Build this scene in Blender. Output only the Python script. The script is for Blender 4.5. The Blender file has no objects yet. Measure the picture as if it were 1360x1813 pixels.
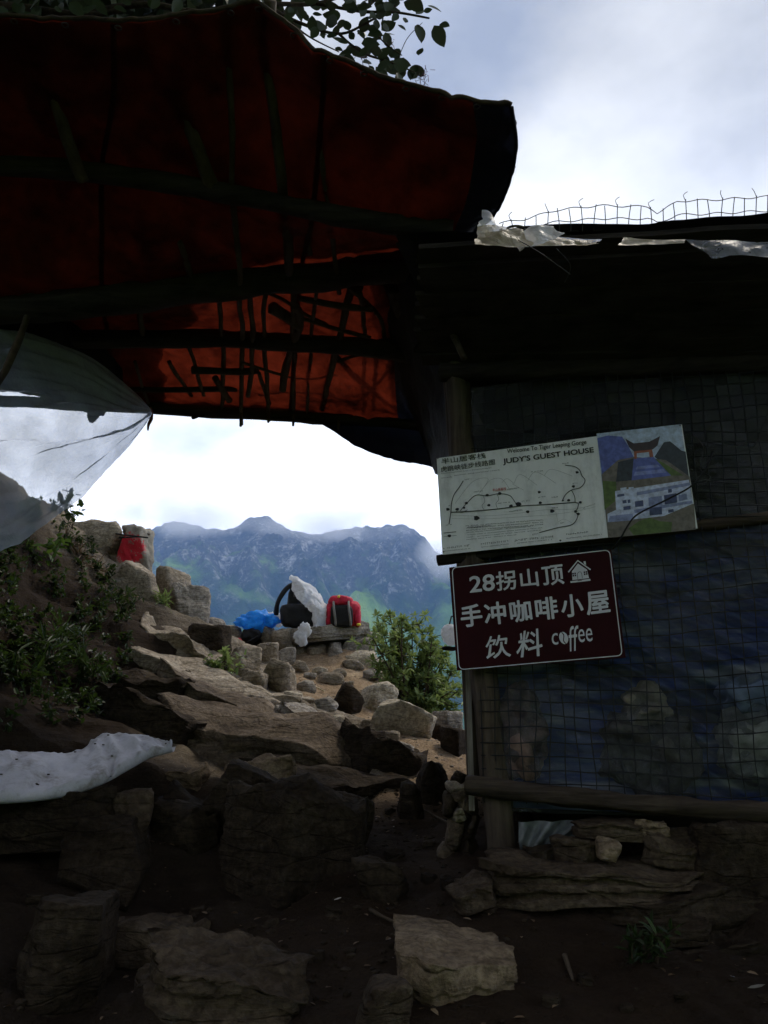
import bpy, bmesh, math, random
import numpy as np
from mathutils import Vector, Matrix

# ------------------------------------------------------------------ camera, world, sun, exposure
SC = bpy.context.scene
PITCH = math.radians(15.0)
FPX = 1400.0                                   # focal length in photograph pixels (photograph 1360 x 1813)
cam_data = bpy.data.cameras.new('camera')
cam = bpy.data.objects.new('camera', cam_data)
SC.collection.objects.link(cam)
cam.location = (0, 0, 0)
cam.rotation_euler = (math.radians(90) + PITCH, 0, 0)
cam_data.sensor_fit = 'VERTICAL'
cam_data.sensor_height = 36.0
cam_data.lens = 36.0 * FPX / 1813.0
cam_data.clip_start = 0.05
cam_data.clip_end = 40000
SC.camera = cam

SUN_EL, SUN_AZ = math.radians(54), math.radians(42)   # azimuth from +Y (away from the camera), negative = left
world = bpy.data.worlds.new('World'); SC.world = world; world.use_nodes = True
wn, wl = world.node_tree.nodes, world.node_tree.links
wn.clear()
wo = wn.new('ShaderNodeOutputWorld'); bg = wn.new('ShaderNodeBackground')
sky = wn.new('ShaderNodeTexSky'); sky.sky_type = 'NISHITA'; sky.sun_disc = False
sky.sun_elevation = SUN_EL; sky.sun_rotation = SUN_AZ; sky.altitude = 2600
tc = wn.new('ShaderNodeTexCoord'); mp = wn.new('ShaderNodeMapping'); mp.inputs['Scale'].default_value = (1, 1, 1.9)
mp.inputs['Location'].default_value = (1.3, 0.25, 0.76)
n1 = wn.new('ShaderNodeTexNoise'); n1.inputs['Scale'].default_value = 2.1; n1.inputs['Detail'].default_value = 8; n1.inputs['Roughness'].default_value = 0.55
n1.inputs['Distortion'].default_value = 0.35
r1 = wn.new('ShaderNodeValToRGB')
r1.color_ramp.elements[0].position = 0.40; r1.color_ramp.elements[0].color = (0.68, 0.68, 0.68, 1)
r1.color_ramp.elements[1].position = 0.52; r1.color_ramp.elements[1].color = (1, 1, 1, 1)
n2 = wn.new('ShaderNodeTexNoise'); n2.inputs['Scale'].default_value = 3.3; n2.inputs['Detail'].default_value = 6; n2.inputs['Roughness'].default_value = 0.5
r2 = wn.new('ShaderNodeValToRGB')              # cloud: grey bellies, white tops
r2.color_ramp.elements[0].position = 0.38; r2.color_ramp.elements[0].color = (7.6, 7.8, 8.3, 1)
r2.color_ramp.elements[1].position = 0.62; r2.color_ramp.elements[1].color = (12.6, 12.7, 12.9, 1)
mixw = wn.new('ShaderNodeMixRGB')
sepw = wn.new('ShaderNodeSeparateXYZ'); wl.new(tc.outputs['Generated'], sepw.inputs[0])
elv = wn.new('ShaderNodeMapRange'); elv.inputs['From Min'].default_value = 0.12; elv.inputs['From Max'].default_value = 0.68; elv.inputs['To Min'].default_value = 1.85; elv.inputs['To Max'].default_value = 0.50
wl.new(sepw.outputs['Z'], elv.inputs['Value'])
cmul = wn.new('ShaderNodeVectorMath'); cmul.operation = 'SCALE'; wl.new(r2.outputs['Color'], cmul.inputs[0]); wl.new(elv.outputs[0], cmul.inputs['Scale'])
for a, b in ((tc.outputs['Generated'], mp.inputs['Vector']), (mp.outputs[0], n1.inputs['Vector']), (mp.outputs[0], n2.inputs['Vector']),
             (n1.outputs['Fac'], r1.inputs['Fac']), (n2.outputs['Fac'], r2.inputs['Fac']), (r1.outputs['Color'], mixw.inputs['Fac']),
             (sky.outputs['Color'], mixw.inputs['Color1']), (cmul.outputs[0], mixw.inputs['Color2']),
             (mixw.outputs[0], bg.inputs['Color']), (bg.outputs[0], wo.inputs['Surface'])):
    wl.new(a, b)
bg.inputs['Strength'].default_value = 0.1

sun_data = bpy.data.lights.new('sun', 'SUN'); sun_data.energy = 1.5; sun_data.angle = math.radians(11); sun_data.color = (1.0, 0.91, 0.78)
sun = bpy.data.objects.new('sun', sun_data); SC.collection.objects.link(sun)
sun_dir = Vector((math.sin(SUN_AZ) * math.cos(SUN_EL), math.cos(SUN_AZ) * math.cos(SUN_EL), math.sin(SUN_EL)))
sun.rotation_euler = sun_dir.to_track_quat('Z', 'Y').to_euler()

vs = SC.view_settings
vs.view_transform = 'Standard'; vs.look = 'None'; vs.exposure = 0.5; vs.gamma = 1.0; vs.use_curve_mapping = False
cy = SC.cycles
cy.use_denoising = True; cy.max_bounces = 7; cy.diffuse_bounces = 3; cy.transparent_max_bounces = 24; cy.volume_bounces = 4
cy.use_adaptive_sampling = True; cy.adaptive_threshold = 0.01

# ------------------------------------------------------------------ helpers
RNG = np.random.default_rng(7)
random.seed(7)
CP, SP = math.cos(PITCH), math.sin(PITCH)
def ray(px, py):
    u, v = (px - 680) / FPX, (906.5 - py) / FPX
    return np.array([u, CP - v * SP, SP + v * CP])
def W(px, py, d):
    r = ray(px, py); return r * (d / r[1])
def axial(p):                                   # distance along the view axis
    return p[1] * CP + p[2] * SP
def proj(p):
    z = axial(p); return (680 + FPX * p[0] / z, 906.5 - FPX * (-SP * p[1] + CP * p[2]) / z)

_perm = np.random.default_rng(11).permutation(256); _perm = np.concatenate([_perm, _perm, _perm])
_grad = np.random.default_rng(12).normal(size=(256, 3)); _grad /= np.linalg.norm(_grad, axis=1)[:, None]
def perlin(p):
    p = np.asarray(p, float); i = np.floor(p).astype(int); f = p - i; i &= 255
    w = f * f * f * (f * (f * 6 - 15) + 10); out = 0
    for dx in (0, 1):
        for dy in (0, 1):
            for dz in (0, 1):
                h = _perm[_perm[_perm[i[..., 0] + dx] + i[..., 1] + dy] + i[..., 2] + dz] & 255
                g = _grad[h]
                d = g[..., 0] * (f[..., 0] - dx) + g[..., 1] * (f[..., 1] - dy) + g[..., 2] * (f[..., 2] - dz)
                out = out + d * (w[..., 0] if dx else 1 - w[..., 0]) * (w[..., 1] if dy else 1 - w[..., 1]) * (w[..., 2] if dz else 1 - w[..., 2])
    return out * 1.5
def fbm(p, oct=4, gain=0.5, lac=2.03):
    p = np.asarray(p, float); s, a = 0, 1.0
    for k in range(oct):
        s = s + a * perlin(p + 17.3 * k); p = p * lac; a *= gain
    return s
def smooth(a, b, x):
    t = np.clip((x - a) / (b - a), 0, 1); return t * t * (3 - 2 * t)

def link(o, parent=None):
    SC.collection.objects.link(o)
    if parent is not None: o.parent = parent
    return o
def tag(o, label=None, cat=None, group=None, kind=None):
    if label: o['label'] = label
    if cat: o['category'] = cat
    if group: o['group'] = group
    if kind: o['kind'] = kind
    return o
def thing(name, label, cat, loc=(0, 0, 0), group=None):
    o = bpy.data.objects.new(name, None); o.empty_display_size = 0.05; o.location = loc
    return tag(link(o), label, cat, group)
def mesh(name, verts, faces, mat, parent=None, smooth_=True, loc=None, mat_idx=None, mats=None):
    me = bpy.data.meshes.new(name)
    verts = np.asarray(verts, float)
    if parent is not None and loc is None:
        verts = verts - np.array(parent.matrix_basis.translation) if parent.parent is None else verts - np.array(parent.parent.matrix_basis.translation) - np.array(parent.matrix_basis.translation)
    if loc is not None: verts = verts - np.array(loc)
    me.from_pydata(verts.tolist(), [], faces if isinstance(faces, list) else faces.tolist())
    for m in (mats or [mat]): me.materials.append(m)
    if mat_idx is not None: me.polygons.foreach_set('material_index', np.asarray(mat_idx, np.int32))
    if smooth_: me.polygons.foreach_set('use_smooth', np.ones(len(me.polygons), bool))
    me.update()
    o = bpy.data.objects.new(name, me)
    if loc is not None: o.location = loc
    return link(o, parent)

class MB:
    """collects vertices and faces for one mesh"""
    def __init__(s): s.v = []; s.f = []; s.n = 0; s.m = []
    def add(s, v, f, m=0):
        v = np.asarray(v, float); s.v.append(v)
        s.f += [tuple(int(i) + s.n for i in q) for q in f]; s.m += [m] * len(f); s.n += len(v)
    def box(s, c, size, R=None, m=0, taper=0):
        x, y, z = np.array(size) / 2
        v = np.array([[-x, -y, -z], [x, -y, -z], [x, y, -z], [-x, y, -z], [-x, -y, z], [x, -y, z], [x, y, z], [-x, y, z]])
        if R is not None: v = v @ np.asarray(R).T
        s.add(v + np.array(c), [(0, 3, 2, 1), (4, 5, 6, 7), (0, 1, 5, 4), (1, 2, 6, 5), (2, 3, 7, 6), (3, 0, 4, 7)], m)
    def tube(s, pts, rad, n=8, cap=True, m=0, rough=0.0, seed=0):
        pts = np.asarray(pts, float); k = len(pts); rad = np.broadcast_to(np.asarray(rad, float), (k,))
        t = np.gradient(pts, axis=0); t /= np.linalg.norm(t, axis=1)[:, None] + 1e-12
        ref = np.array([0, 0, 1.0]) if abs(t[:, 2]).mean() < 0.8 else np.array([1.0, 0, 0])
        a = np.cross(t, ref); a /= np.linalg.norm(a, axis=1)[:, None] + 1e-12; b = np.cross(a, t)
        th = np.arange(n) * 2 * np.pi / n
        ring = pts[:, None, :] + rad[:, None, None] * (np.cos(th)[None, :, None] * a[:, None, :] + np.sin(th)[None, :, None] * b[:, None, :])
        if rough:
            q = np.stack([np.cos(th) * 2.2, np.sin(th) * 2.2], -1)[None].repeat(k, 0)
            arc = np.concatenate([[0], np.cumsum(np.linalg.norm(np.diff(pts, axis=0), axis=1))])[:, None].repeat(n, 1) * 6
            nz = fbm(np.concatenate([q + seed * 3.1, arc[..., None]], -1), 3)
            cen = pts[:, None, :]
            ring = cen + (ring - cen) * (1 + rough * nz[..., None])
        f = [(i * n + j, i * n + (j + 1) % n, (i + 1) * n + (j + 1) % n, (i + 1) * n + j) for i in range(k - 1) for j in range(n)]
        if cap: f += [tuple(range(n))[::-1], tuple((k - 1) * n + j for j in range(n))]
        s.add(ring.reshape(-1, 3), f, m)
    def grid(s, P, m=0):
        P = np.asarray(P, float); a, b = P.shape[:2]
        s.add(P.reshape(-1, 3), [(i * b + j, i * b + j + 1, (i + 1) * b + j + 1, (i + 1) * b + j) for i in range(a - 1) for j in range(b - 1)], m)
    def build(s, name, mat, parent=None, smooth_=True, loc=None, mats=None):
        return mesh(name, np.concatenate(s.v), s.f, mat, parent, smooth_, loc, s.m if mats else None, mats)

def catmull(pts, n):
    """resample a polyline smoothly to n points"""
    pts = np.asarray(pts, float); k = len(pts); t = np.linspace(0, k - 1, n); i = np.clip(t.astype(int), 0, k - 2); f = (t - i)[:, None]
    p0 = pts[np.clip(i - 1, 0, k - 1)]; p1 = pts[i]; p2 = pts[i + 1]; p3 = pts[np.clip(i + 2, 0, k - 1)]
    return 0.5 * (2 * p1 + (p2 - p0) * f + (2 * p0 - 5 * p1 + 4 * p2 - p3) * f ** 2 + (3 * p1 - p0 - 3 * p2 + p3) * f ** 3)
def normals_grid(P):
    du = np.gradient(P, axis=0); dv = np.gradient(P, axis=1); n = np.cross(du, dv); return n / (np.linalg.norm(n, axis=-1)[..., None] + 1e-12)
def rotz(a): c, s = math.cos(a), math.sin(a); return np.array([[c, -s, 0], [s, c, 0], [0, 0, 1]])
def roty(a): c, s = math.cos(a), math.sin(a); return np.array([[c, 0, s], [0, 1, 0], [-s, 0, c]])
def rotx(a): c, s = math.cos(a), math.sin(a); return np.array([[1, 0, 0], [0, c, -s], [0, s, c]])

# ------------------------------------------------------------------ materials
def new_mat(name):
    m = bpy.data.materials.new(name); m.use_nodes = True; m.node_tree.nodes.clear(); return m, m.node_tree.nodes, m.node_tree.links
def ramp(N, stops):
    r = N.new('ShaderNodeValToRGB'); e = r.color_ramp.elements
    while len(e) < len(stops): e.new(0.5)
    for el, (p, c) in zip(e, stops): el.position = p; el.color = (*c, 1) if len(c) == 3 else c
    return r
def noise(N, L, vec, scale, detail=5, rough=0.55, dist=0.0):
    n = N.new('ShaderNodeTexNoise'); n.inputs['Scale'].default_value = scale; n.inputs['Detail'].default_value = detail
    n.inputs['Roughness'].default_value = rough; n.inputs['Distortion'].default_value = dist
    if vec is not None: L.new(vec, n.inputs['Vector'])
    return n
def mapped(N, L, scale=(1, 1, 1), rot=(0, 0, 0), local=False):
    if local:
        g = N.new('ShaderNodeTexCoord').outputs['Object']
    else:
        g = N.new('ShaderNodeNewGeometry').outputs['Position']
    mpn = N.new('ShaderNodeMapping'); mpn.inputs['Scale'].default_value = scale; mpn.inputs['Rotation'].default_value = rot
    L.new(g, mpn.inputs['Vector']); return mpn.outputs[0]
def mixc(N, L, fac, a, b, blend='MIX'):
    m = N.new('ShaderNodeMixRGB'); m.blend_type = blend
    for s, k in ((fac, 0), (a, 1), (b, 2)):
        if isinstance(s, (int, float)): m.inputs[k].default_value = s
        elif isinstance(s, tuple): m.inputs[k].default_value = (*s, 1)
        else: L.new(s, m.inputs[k])
    return m.outputs[0]
def bump(N, L, h, strength, dist, prev=None):
    b = N.new('ShaderNodeBump'); b.inputs['Strength'].default_value = strength; b.inputs['Distance'].default_value = dist
    L.new(h, b.inputs['Height'])
    if prev is not None: L.new(prev, b.inputs['Normal'])
    return b.outputs[0]
def principled(N, L, col, rough=0.8, nrm=None, spec=0.3, **kw):
    p = N.new('ShaderNodeBsdfPrincipled')
    if isinstance(col, tuple): p.inputs['Base Color'].default_value = (*col, 1)
    else: L.new(col, p.inputs['Base Color'])
    if isinstance(rough, (int, float)): p.inputs['Roughness'].default_value = rough
    else: L.new(rough, p.inputs['Roughness'])
    p.inputs['Specular IOR Level'].default_value = spec
    for k, v in kw.items(): p.inputs[k.replace('_', ' ')].default_value = v
    if nrm is not None: L.new(nrm, p.inputs['Normal'])
    return p.outputs[0]
def out(N, L, sh):
    o = N.new('ShaderNodeOutputMaterial'); L.new(sh, o.inputs['Surface'])

def rock_mat(name, stops, tilt=(0.2, 0.42, 0), band=6.0, lichen=0.35, fine=1.0, spec=0.2):
    m, N, L = new_mat(name)
    v = mapped(N, L); vs_ = mapped(N, L, (1.2, 1.2, band), tilt)
    a = noise(N, L, v, 3.2, 5, 0.62, 0.3); b = noise(N, L, vs_, 2.0, 6, 0.65, 1.3); c = noise(N, L, v, 42, 4, 0.7)
    base = ramp(N, stops); f = mixc(N, L, 0.5, a.outputs['Fac'], b.outputs['Fac']); L.new(f, base.inputs['Fac'])
    spk = ramp(N, [(0.42, (0.55, 0.53, 0.5)), (0.6, (1.12, 1.1, 1.05))]); L.new(c.outputs['Fac'], spk.inputs['Fac'])
    col = mixc(N, L, 0.8, base.outputs[0], spk.outputs[0], 'MULTIPLY')
    l = noise(N, L, v, 11, 6, 0.7, 0.6); lr = ramp(N, [(0.58, (0, 0, 0)), (0.68, (1, 1, 1))]); L.new(l.outputs['Fac'], lr.inputs['Fac'])
    lf = N.new('ShaderNodeMath'); lf.operation = 'MULTIPLY'; lf.inputs[1].default_value = lichen; L.new(lr.outputs[0], lf.inputs[0])
    col = mixc(N, L, lf.outputs[0], col, (0.36, 0.35, 0.3))
    # cracks
    vo = N.new('ShaderNodeTexVoronoi'); vo.feature = 'DISTANCE_TO_EDGE'; vo.inputs['Scale'].default_value = 3.6
    wv = mixc(N, L, 0.18, vs_, a.outputs['Color']); L.new(wv, vo.inputs['Vector'])
    cr = ramp(N, [(0.0, (0.5, 0.48, 0.45)), (0.05, (1, 1, 1))]); L.new(vo.outputs['Distance'], cr.inputs['Fac'])
    col = mixc(N, L, 0.45, col, cr.outputs[0], 'MULTIPLY')
    n = bump(N, L, a.outputs['Fac'], 0.5, 0.12 * fine); n = bump(N, L, b.outputs['Fac'], 0.55, 0.04 * fine, n); n = bump(N, L, c.outputs['Fac'], 0.6, 0.012 * fine, n); n = bump(N, L, cr.outputs[0], 0.6, 0.012, n)
    out(N, L, principled(N, L, col, 0.9, n, spec)); return m
M = {}
M['rock'] = rock_mat('schist_rock', [(0.3, (0.09, 0.074, 0.056)), (0.5, (0.27, 0.225, 0.17)), (0.7, (0.48, 0.42, 0.335))])
M['rock_pale'] = rock_mat('pale_rock', [(0.3, (0.2, 0.165, 0.12)), (0.5, (0.42, 0.365, 0.28)), (0.72, (0.6, 0.54, 0.43))], lichen=0.2)
M['rock_dark'] = rock_mat('dark_rock', [(0.3, (0.012, 0.0085, 0.006)), (0.5, (0.036, 0.027, 0.019)), (0.72, (0.085, 0.066, 0.047))], lichen=0.03, spec=0.06)  # dark stone, its colour deepened further so foreground rocks look shaded
M['rock_grey'] = rock_mat('grey_rock', [(0.3, (0.095, 0.086, 0.074)), (0.5, (0.28, 0.25, 0.215)), (0.7, (0.5, 0.46, 0.4))], band=10)

def ground_mat():
    m, N, L = new_mat('trail_earth')
    v = mapped(N, L); vs_ = mapped(N, L, (1.3, 1.3, 10), (0.35, 0.3, 0))
    a = noise(N, L, v, 1.6, 8, 0.6, 0.4); b = noise(N, L, v, 14, 7, 0.7); c = noise(N, L, v, 75, 4, 0.7); st = noise(N, L, vs_, 2.2, 8, 0.65, 0.6)
    soil = ramp(N, [(0.32, (0.11, 0.075, 0.048)), (0.5, (0.29, 0.21, 0.135)), (0.7, (0.48, 0.37, 0.25))])
    L.new(mixc(N, L, 0.5, a.outputs['Fac'], b.outputs['Fac']), soil.inputs['Fac'])
    rk = ramp(N, [(0.32, (0.085, 0.07, 0.053)), (0.5, (0.25, 0.21, 0.16)), (0.7, (0.48, 0.42, 0.34))])
    L.new(mixc(N, L, 0.6, b.outputs['Fac'], st.outputs['Fac']), rk.inputs['Fac'])
    at = N.new('ShaderNodeAttribute'); at.attribute_name = 'bedrock'
    ad = N.new('ShaderNodeMath'); ad.operation = 'ADD'; L.new(at.outputs['Fac'], ad.inputs[0])
    nb = N.new('ShaderNodeMath'); nb.operation = 'MULTIPLY_ADD'; nb.inputs[1].default_value = 1.6; nb.inputs[2].default_value = -0.8; L.new(b.outputs['Fac'], nb.inputs[0]); L.new(nb.outputs[0], ad.inputs[1])
    rr = ramp(N, [(0.35, (0, 0, 0)), (0.62, (1, 1, 1))]); L.new(ad.outputs[0], rr.inputs['Fac'])
    col = mixc(N, L, rr.outputs[0], soil.outputs[0], rk.outputs[0])
    spk = ramp(N, [(0.38, (0.5, 0.48, 0.46)), (0.62, (1.2, 1.17, 1.12))]); L.new(c.outputs['Fac'], spk.inputs['Fac'])
    col = mixc(N, L, 0.75, col, spk.outputs[0], 'MULTIPLY')
    at2 = N.new('ShaderNodeAttribute'); at2.attribute_name = 'shade_paint'        # shade of the bank and below the canopy, put into the earth colour
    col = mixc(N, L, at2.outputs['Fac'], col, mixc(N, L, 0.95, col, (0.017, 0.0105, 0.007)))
    n = bump(N, L, st.outputs['Fac'], 0.6, 0.05); n = bump(N, L, b.outputs['Fac'], 0.7, 0.03, n); n = bump(N, L, c.outputs['Fac'], 0.7, 0.012, n)
    out(N, L, principled(N, L, col, 0.95, n, 0.06)); return m
M['ground'] = ground_mat()

def wood_mat(name, dark, light, grain=(18, 18, 1.2), rough=0.85):
    m, N, L = new_mat(name); v = mapped(N, L, grain, local=False)
    a = noise(N, L, v, 2.0, 8, 0.65, 0.6); b = noise(N, L, mapped(N, L), 7, 4, 0.6)
    r = ramp(N, [(0.35, dark), (0.68, light)]); L.new(mixc(N, L, 0.3, a.outputs['Fac'], b.outputs['Fac']), r.inputs['Fac'])
    out(N, L, principled(N, L, r.outputs[0], rough, bump(N, L, a.outputs['Fac'], 0.7, 0.01), 0.2)); return m
M['wood_v'] = wood_mat('weathered_post_wood', (0.028, 0.02, 0.015), (0.13, 0.1, 0.075))
M['wood_x'] = wood_mat('weathered_log_wood', (0.016, 0.011, 0.008), (0.10, 0.075, 0.055), (1.2, 6, 22))
M['wood_dark'] = wood_mat('dark_wood', (0.008, 0.006, 0.005), (0.05, 0.04, 0.033), (1.5, 6, 20))  # near-black brown wood
M['wood_grey'] = wood_mat('grey_plank_wood', (0.1, 0.085, 0.07), (0.33, 0.3, 0.26), (22, 22, 1.2))
M['stick'] = wood_mat('stick_wood', (0.025, 0.018, 0.012), (0.1, 0.075, 0.05), (9, 3, 9))

def simple(name, col, rough=0.6, spec=0.4, var=0.25, scale=12, bmp=0.0, **kw):
    m, N, L = new_mat(name); v = mapped(N, L); a = noise(N, L, v, scale, 6, 0.6, 0.2)
    lo = tuple(max(0, c * (1 - var)) for c in col); hi = tuple(min(1, c * (1 + var)) for c in col)
    r = ramp(N, [(0.35, lo), (0.65, hi)]); L.new(a.outputs['Fac'], r.inputs['Fac'])
    out(N, L, principled(N, L, r.outputs[0], rough, bump(N, L, a.outputs['Fac'], 0.5, bmp) if bmp else None, spec, **kw)); return m

def stained(name):
    m, N, L = new_mat(name); v = mapped(N, L); a = noise(N, L, v, 6, 8, .7, .6); b = noise(N, L, v, 55, 5, .7)
    r = ramp(N, [(.36, (.25, .23, .22)), (.48, (.44, .43, .47)), (.66, (.54, .53, .58))]); L.new(mixc(N, L, .25, a.outputs[0], b.outputs[0]), r.inputs[0])
    out(N, L, principled(N, L, r.outputs[0], .5, bump(N, L, b.outputs[0], .5, .006), .35)); return m
def cloth_mat(name, col, trans, tcol, dirt=0.5, scale=3.0, rough=0.6, spec=0.2):
    """woven plastic sheet that lets light through; dirt is a stained pattern on the sheet itself"""
    m, N, L = new_mat(name); v = mapped(N, L)
    a = noise(N, L, v, scale, 8, 0.62, 0.6); b = noise(N, L, mapped(N, L, (1, 1, 1), (0.2, 0.4, 0.7)), scale * 6, 5, 0.6)
    r = ramp(N, [(0.36, tuple(c * (1 - dirt) for c in tcol)), (0.6, tcol)]); L.new(mixc(N, L, 0.3, a.outputs['Fac'], b.outputs['Fac']), r.inputs['Fac'])
    n = bump(N, L, b.outputs['Fac'], 0.5, 0.015)
    t = N.new('ShaderNodeBsdfTranslucent'); L.new(r.outputs[0], t.inputs['Color']); L.new(n, t.inputs['Normal'])
    p = principled(N, L, col, rough, n, spec)
    mx = N.new('ShaderNodeMixShader'); mx.inputs[0].default_value = trans; L.new(p, mx.inputs[1]); L.new(t.outputs[0], mx.inputs[2])
    out(N, L, mx.outputs[0]); return m
M['tarp'] = cloth_mat('orange_tarp', (0.075, 0.018, 0.010), 0.75, (0.10, 0.0125, 0.005), 0.92, 2.4)
M['tarp_navy'] = cloth_mat('navy_tarp', (0.007, 0.008, 0.014), 0.12, (0.012, 0.015, 0.03), 0.4)
M['black_cloth'] = cloth_mat('black_cloth', (0.012, 0.012, 0.014), 0.02, (0.02, 0.02, 0.02), 0.3, 4, 0.8)

def film_mat(name, col, clear, milky, rough=0.25, wr=30, bump_d=0.01, tcol=None, dist=1.2, var=.22):
    """plastic film: clear share, rest milky scattering with gloss"""
    m, N, L = new_mat(name); v = mapped(N, L); a = noise(N, L, v, wr * 0.2, 6, 0.6, dist); b = noise(N, L, v, wr, 4, 0.6, dist * .7)
    n = bump(N, L, a.outputs['Fac'], 0.6, bump_d * 3); n = bump(N, L, b.outputs['Fac'], 0.6, bump_d, n)
    tr = N.new('ShaderNodeBsdfTransparent'); tr.inputs['Color'].default_value = (*(tcol or (0.9, 0.92, 0.95)), 1)
    tl = N.new('ShaderNodeBsdfTranslucent'); tl.inputs['Color'].default_value = (*col, 1); L.new(n, tl.inputs['Normal'])
    df = principled(N, L, col, rough, n, 0.5)
    m1 = N.new('ShaderNodeMixShader'); m1.inputs[0].default_value = milky; L.new(df, m1.inputs[1]); L.new(tl.outputs[0], m1.inputs[2])
    fr = ramp(N, [(0.35, (clear - var,) * 3), (0.65, (min(1, clear + var),) * 3)]); L.new(a.outputs['Fac'], fr.inputs['Fac'])
    m2 = N.new('ShaderNodeMixShader'); L.new(fr.outputs[0], m2.inputs[0]); L.new(m1.outputs[0], m2.inputs[1]); L.new(tr.outputs[0], m2.inputs[2])
    out(N, L, m2.outputs[0]); return m
M['film_hang'] = film_mat('milky_plastic_sheet', (0.56, 0.60, 0.74), 0.42, 0.35, 0.10, 16, 0.035, dist=.3, var=.11)
M['film_wall'] = film_mat('clear_plastic_film', (0.10, 0.105, 0.12), 0.64, 0.1, 0.10, 14, 0.035)
M['film_white'] = film_mat('white_plastic', (0.8, 0.8, 0.82), 0.12, 0.4, 0.35, 40, 0.01)
M['film_tan'] = film_mat('yellowed_plastic', (0.62, 0.52, 0.36), 0.1, 0.4, 0.4, 40, 0.01)

def leaf_mat(name, stops, trans=0.35, tcol=(0.12, 0.2, 0.03), scale=9, rough=0.5):
    m, N, L = new_mat(name); a = noise(N, L, mapped(N, L), scale, 3, 0.6)
    g = N.new('ShaderNodeNewGeometry')
    r = ramp(N, stops); L.new(mixc(N, L, 0.5, a.outputs['Fac'], g.outputs['Random Per Island']), r.inputs['Fac'])
    t = N.new('ShaderNodeBsdfTranslucent'); t.inputs['Color'].default_value = (*tcol, 1)
    mx = N.new('ShaderNodeMixShader'); mx.inputs[0].default_value = trans
    L.new(principled(N, L, r.outputs[0], rough, None, 0.3), mx.inputs[1]); L.new(t.outputs[0], mx.inputs[2]); out(N, L, mx.outputs[0]); return m
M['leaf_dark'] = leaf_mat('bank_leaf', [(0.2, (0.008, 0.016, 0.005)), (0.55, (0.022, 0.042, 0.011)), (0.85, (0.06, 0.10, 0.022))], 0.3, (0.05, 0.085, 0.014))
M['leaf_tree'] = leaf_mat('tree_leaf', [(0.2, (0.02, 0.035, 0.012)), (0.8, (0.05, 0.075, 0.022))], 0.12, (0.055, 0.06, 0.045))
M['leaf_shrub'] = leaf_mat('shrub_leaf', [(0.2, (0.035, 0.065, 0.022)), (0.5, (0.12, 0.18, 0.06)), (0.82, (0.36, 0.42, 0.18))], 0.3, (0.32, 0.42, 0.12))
M['leaf_dry'] = leaf_mat('dry_leaf', [(0.2, (0.05, 0.03, 0.015)), (0.6, (0.14, 0.09, 0.05)), (0.9, (0.36, 0.27, 0.17))], 0.1, (0.2, 0.12, 0.05))
M['bark'] = simple('bark', (0.06, 0.045, 0.032), 0.9, 0.1, 0.5, 30, 0.01)
M['wire'] = simple('rusty_wire', (0.05, 0.045, 0.045), 0.55, 0.4, 0.5, 30)
M['dark_wire'] = simple('dark_mesh_wire', (0.012, 0.014, 0.016), 0.6, 0.3, 0.4, 30)
M['black_rubber'] = simple('black_cable', (0.008, 0.008, 0.009), 0.6, 0.3)

# ------------------------------------------------------------------ terrain
_cp = []
def cpx(*rows):
    for px, py, d in rows: _cp.append(W(px, py, d))
def cw(*rows):
    for r in rows: _cp.append(np.array(r, float))
cpx((680, 1813, 2.0), (300, 1813, 2.0), (0, 1813, 2.05), (1100, 1813, 2.0), (1360, 1813, 1.95),
    (700, 1640, 2.6), (400, 1650, 2.55), (100, 1660, 2.5), (900, 1640, 2.5), (1200, 1700, 2.3), (1350, 1700, 2.25),
    (740, 1540, 2.98), (680, 1480, 3.4), (740, 1430, 3.85), (785, 1385, 4.35), (795, 1330, 5.0), (740, 1300, 5.4),
    (620, 1265, 6.0), (560, 1230, 6.8), (650, 1240, 6.6), (520, 1195, 7.6), (580, 1180, 7.9), (640, 1190, 7.9), (480, 1165, 8.3), (560, 1150, 8.5), (420, 1140, 8.6), (640, 1150, 8.4),
    (640, 1400, 4.0), (500, 1345, 4.5), (600, 1320, 4.85), (430, 1290, 5.1), (480, 1250, 5.7), (400, 1215, 6.1), (300, 1240, 5.3), (250, 1195, 5.5), (330, 1155, 6.2), (370, 1110, 7.0), (300, 1070, 7.0),
    (240, 1030, 7.0), (190, 970, 7.4), (130, 945, 7.0), (100, 1000, 6.0), (50, 1100, 5.0), (0, 1000, 5.2), (0, 1200, 4.1), (100, 1280, 4.0), (200, 1310, 4.1), (300, 1375, 3.9),
    (0, 1470, 3.1), (200, 1490, 3.1), (400, 1490, 3.35), (500, 1570, 3.0), (0, 930, 5.9))
cw((1.0, 3.3, -.42), (1.0, 4.6, -.4), (2, 3, -.45), (2, 5, -.6), (.55, 5.6, -.2), (.75, 6.4, -.15),
   (-1.5, 11, .6), (0, 10.3, .2), (.9, 8.6, -.3), (.85, 7.4, -.15), (2, 8, -1.3), (3.2, 10, -3), (-4, 11, 1.5), (0, 14, -4), (-6, 14, .5), (-2.3, 9.2, .95), (-2.9, 9.6, 1.2), (-1.75, 9.0, .8),
   (-3, 4, 1.5), (-4, 6, 2.6), (-4, 3, 1.7), (-3, 2, .9), (0, 0, -1.35), (0, -3, -2.3), (-3, -2, -.6), (3, -2, -2.6), (3, 1, -1.5), (-7, 0, 3), (-7, 8, 4.6), (7, 0, -3.6), (7, 8, -4.5), (5, 13, -6.5), (-7, -6, 1), (7, -6, -5), (0, -6, -3.2))
_cp = np.array(_cp)
def _U(r2): return np.where(r2 > 0, r2 * np.log(np.maximum(r2, 1e-12)), 0)
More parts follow.
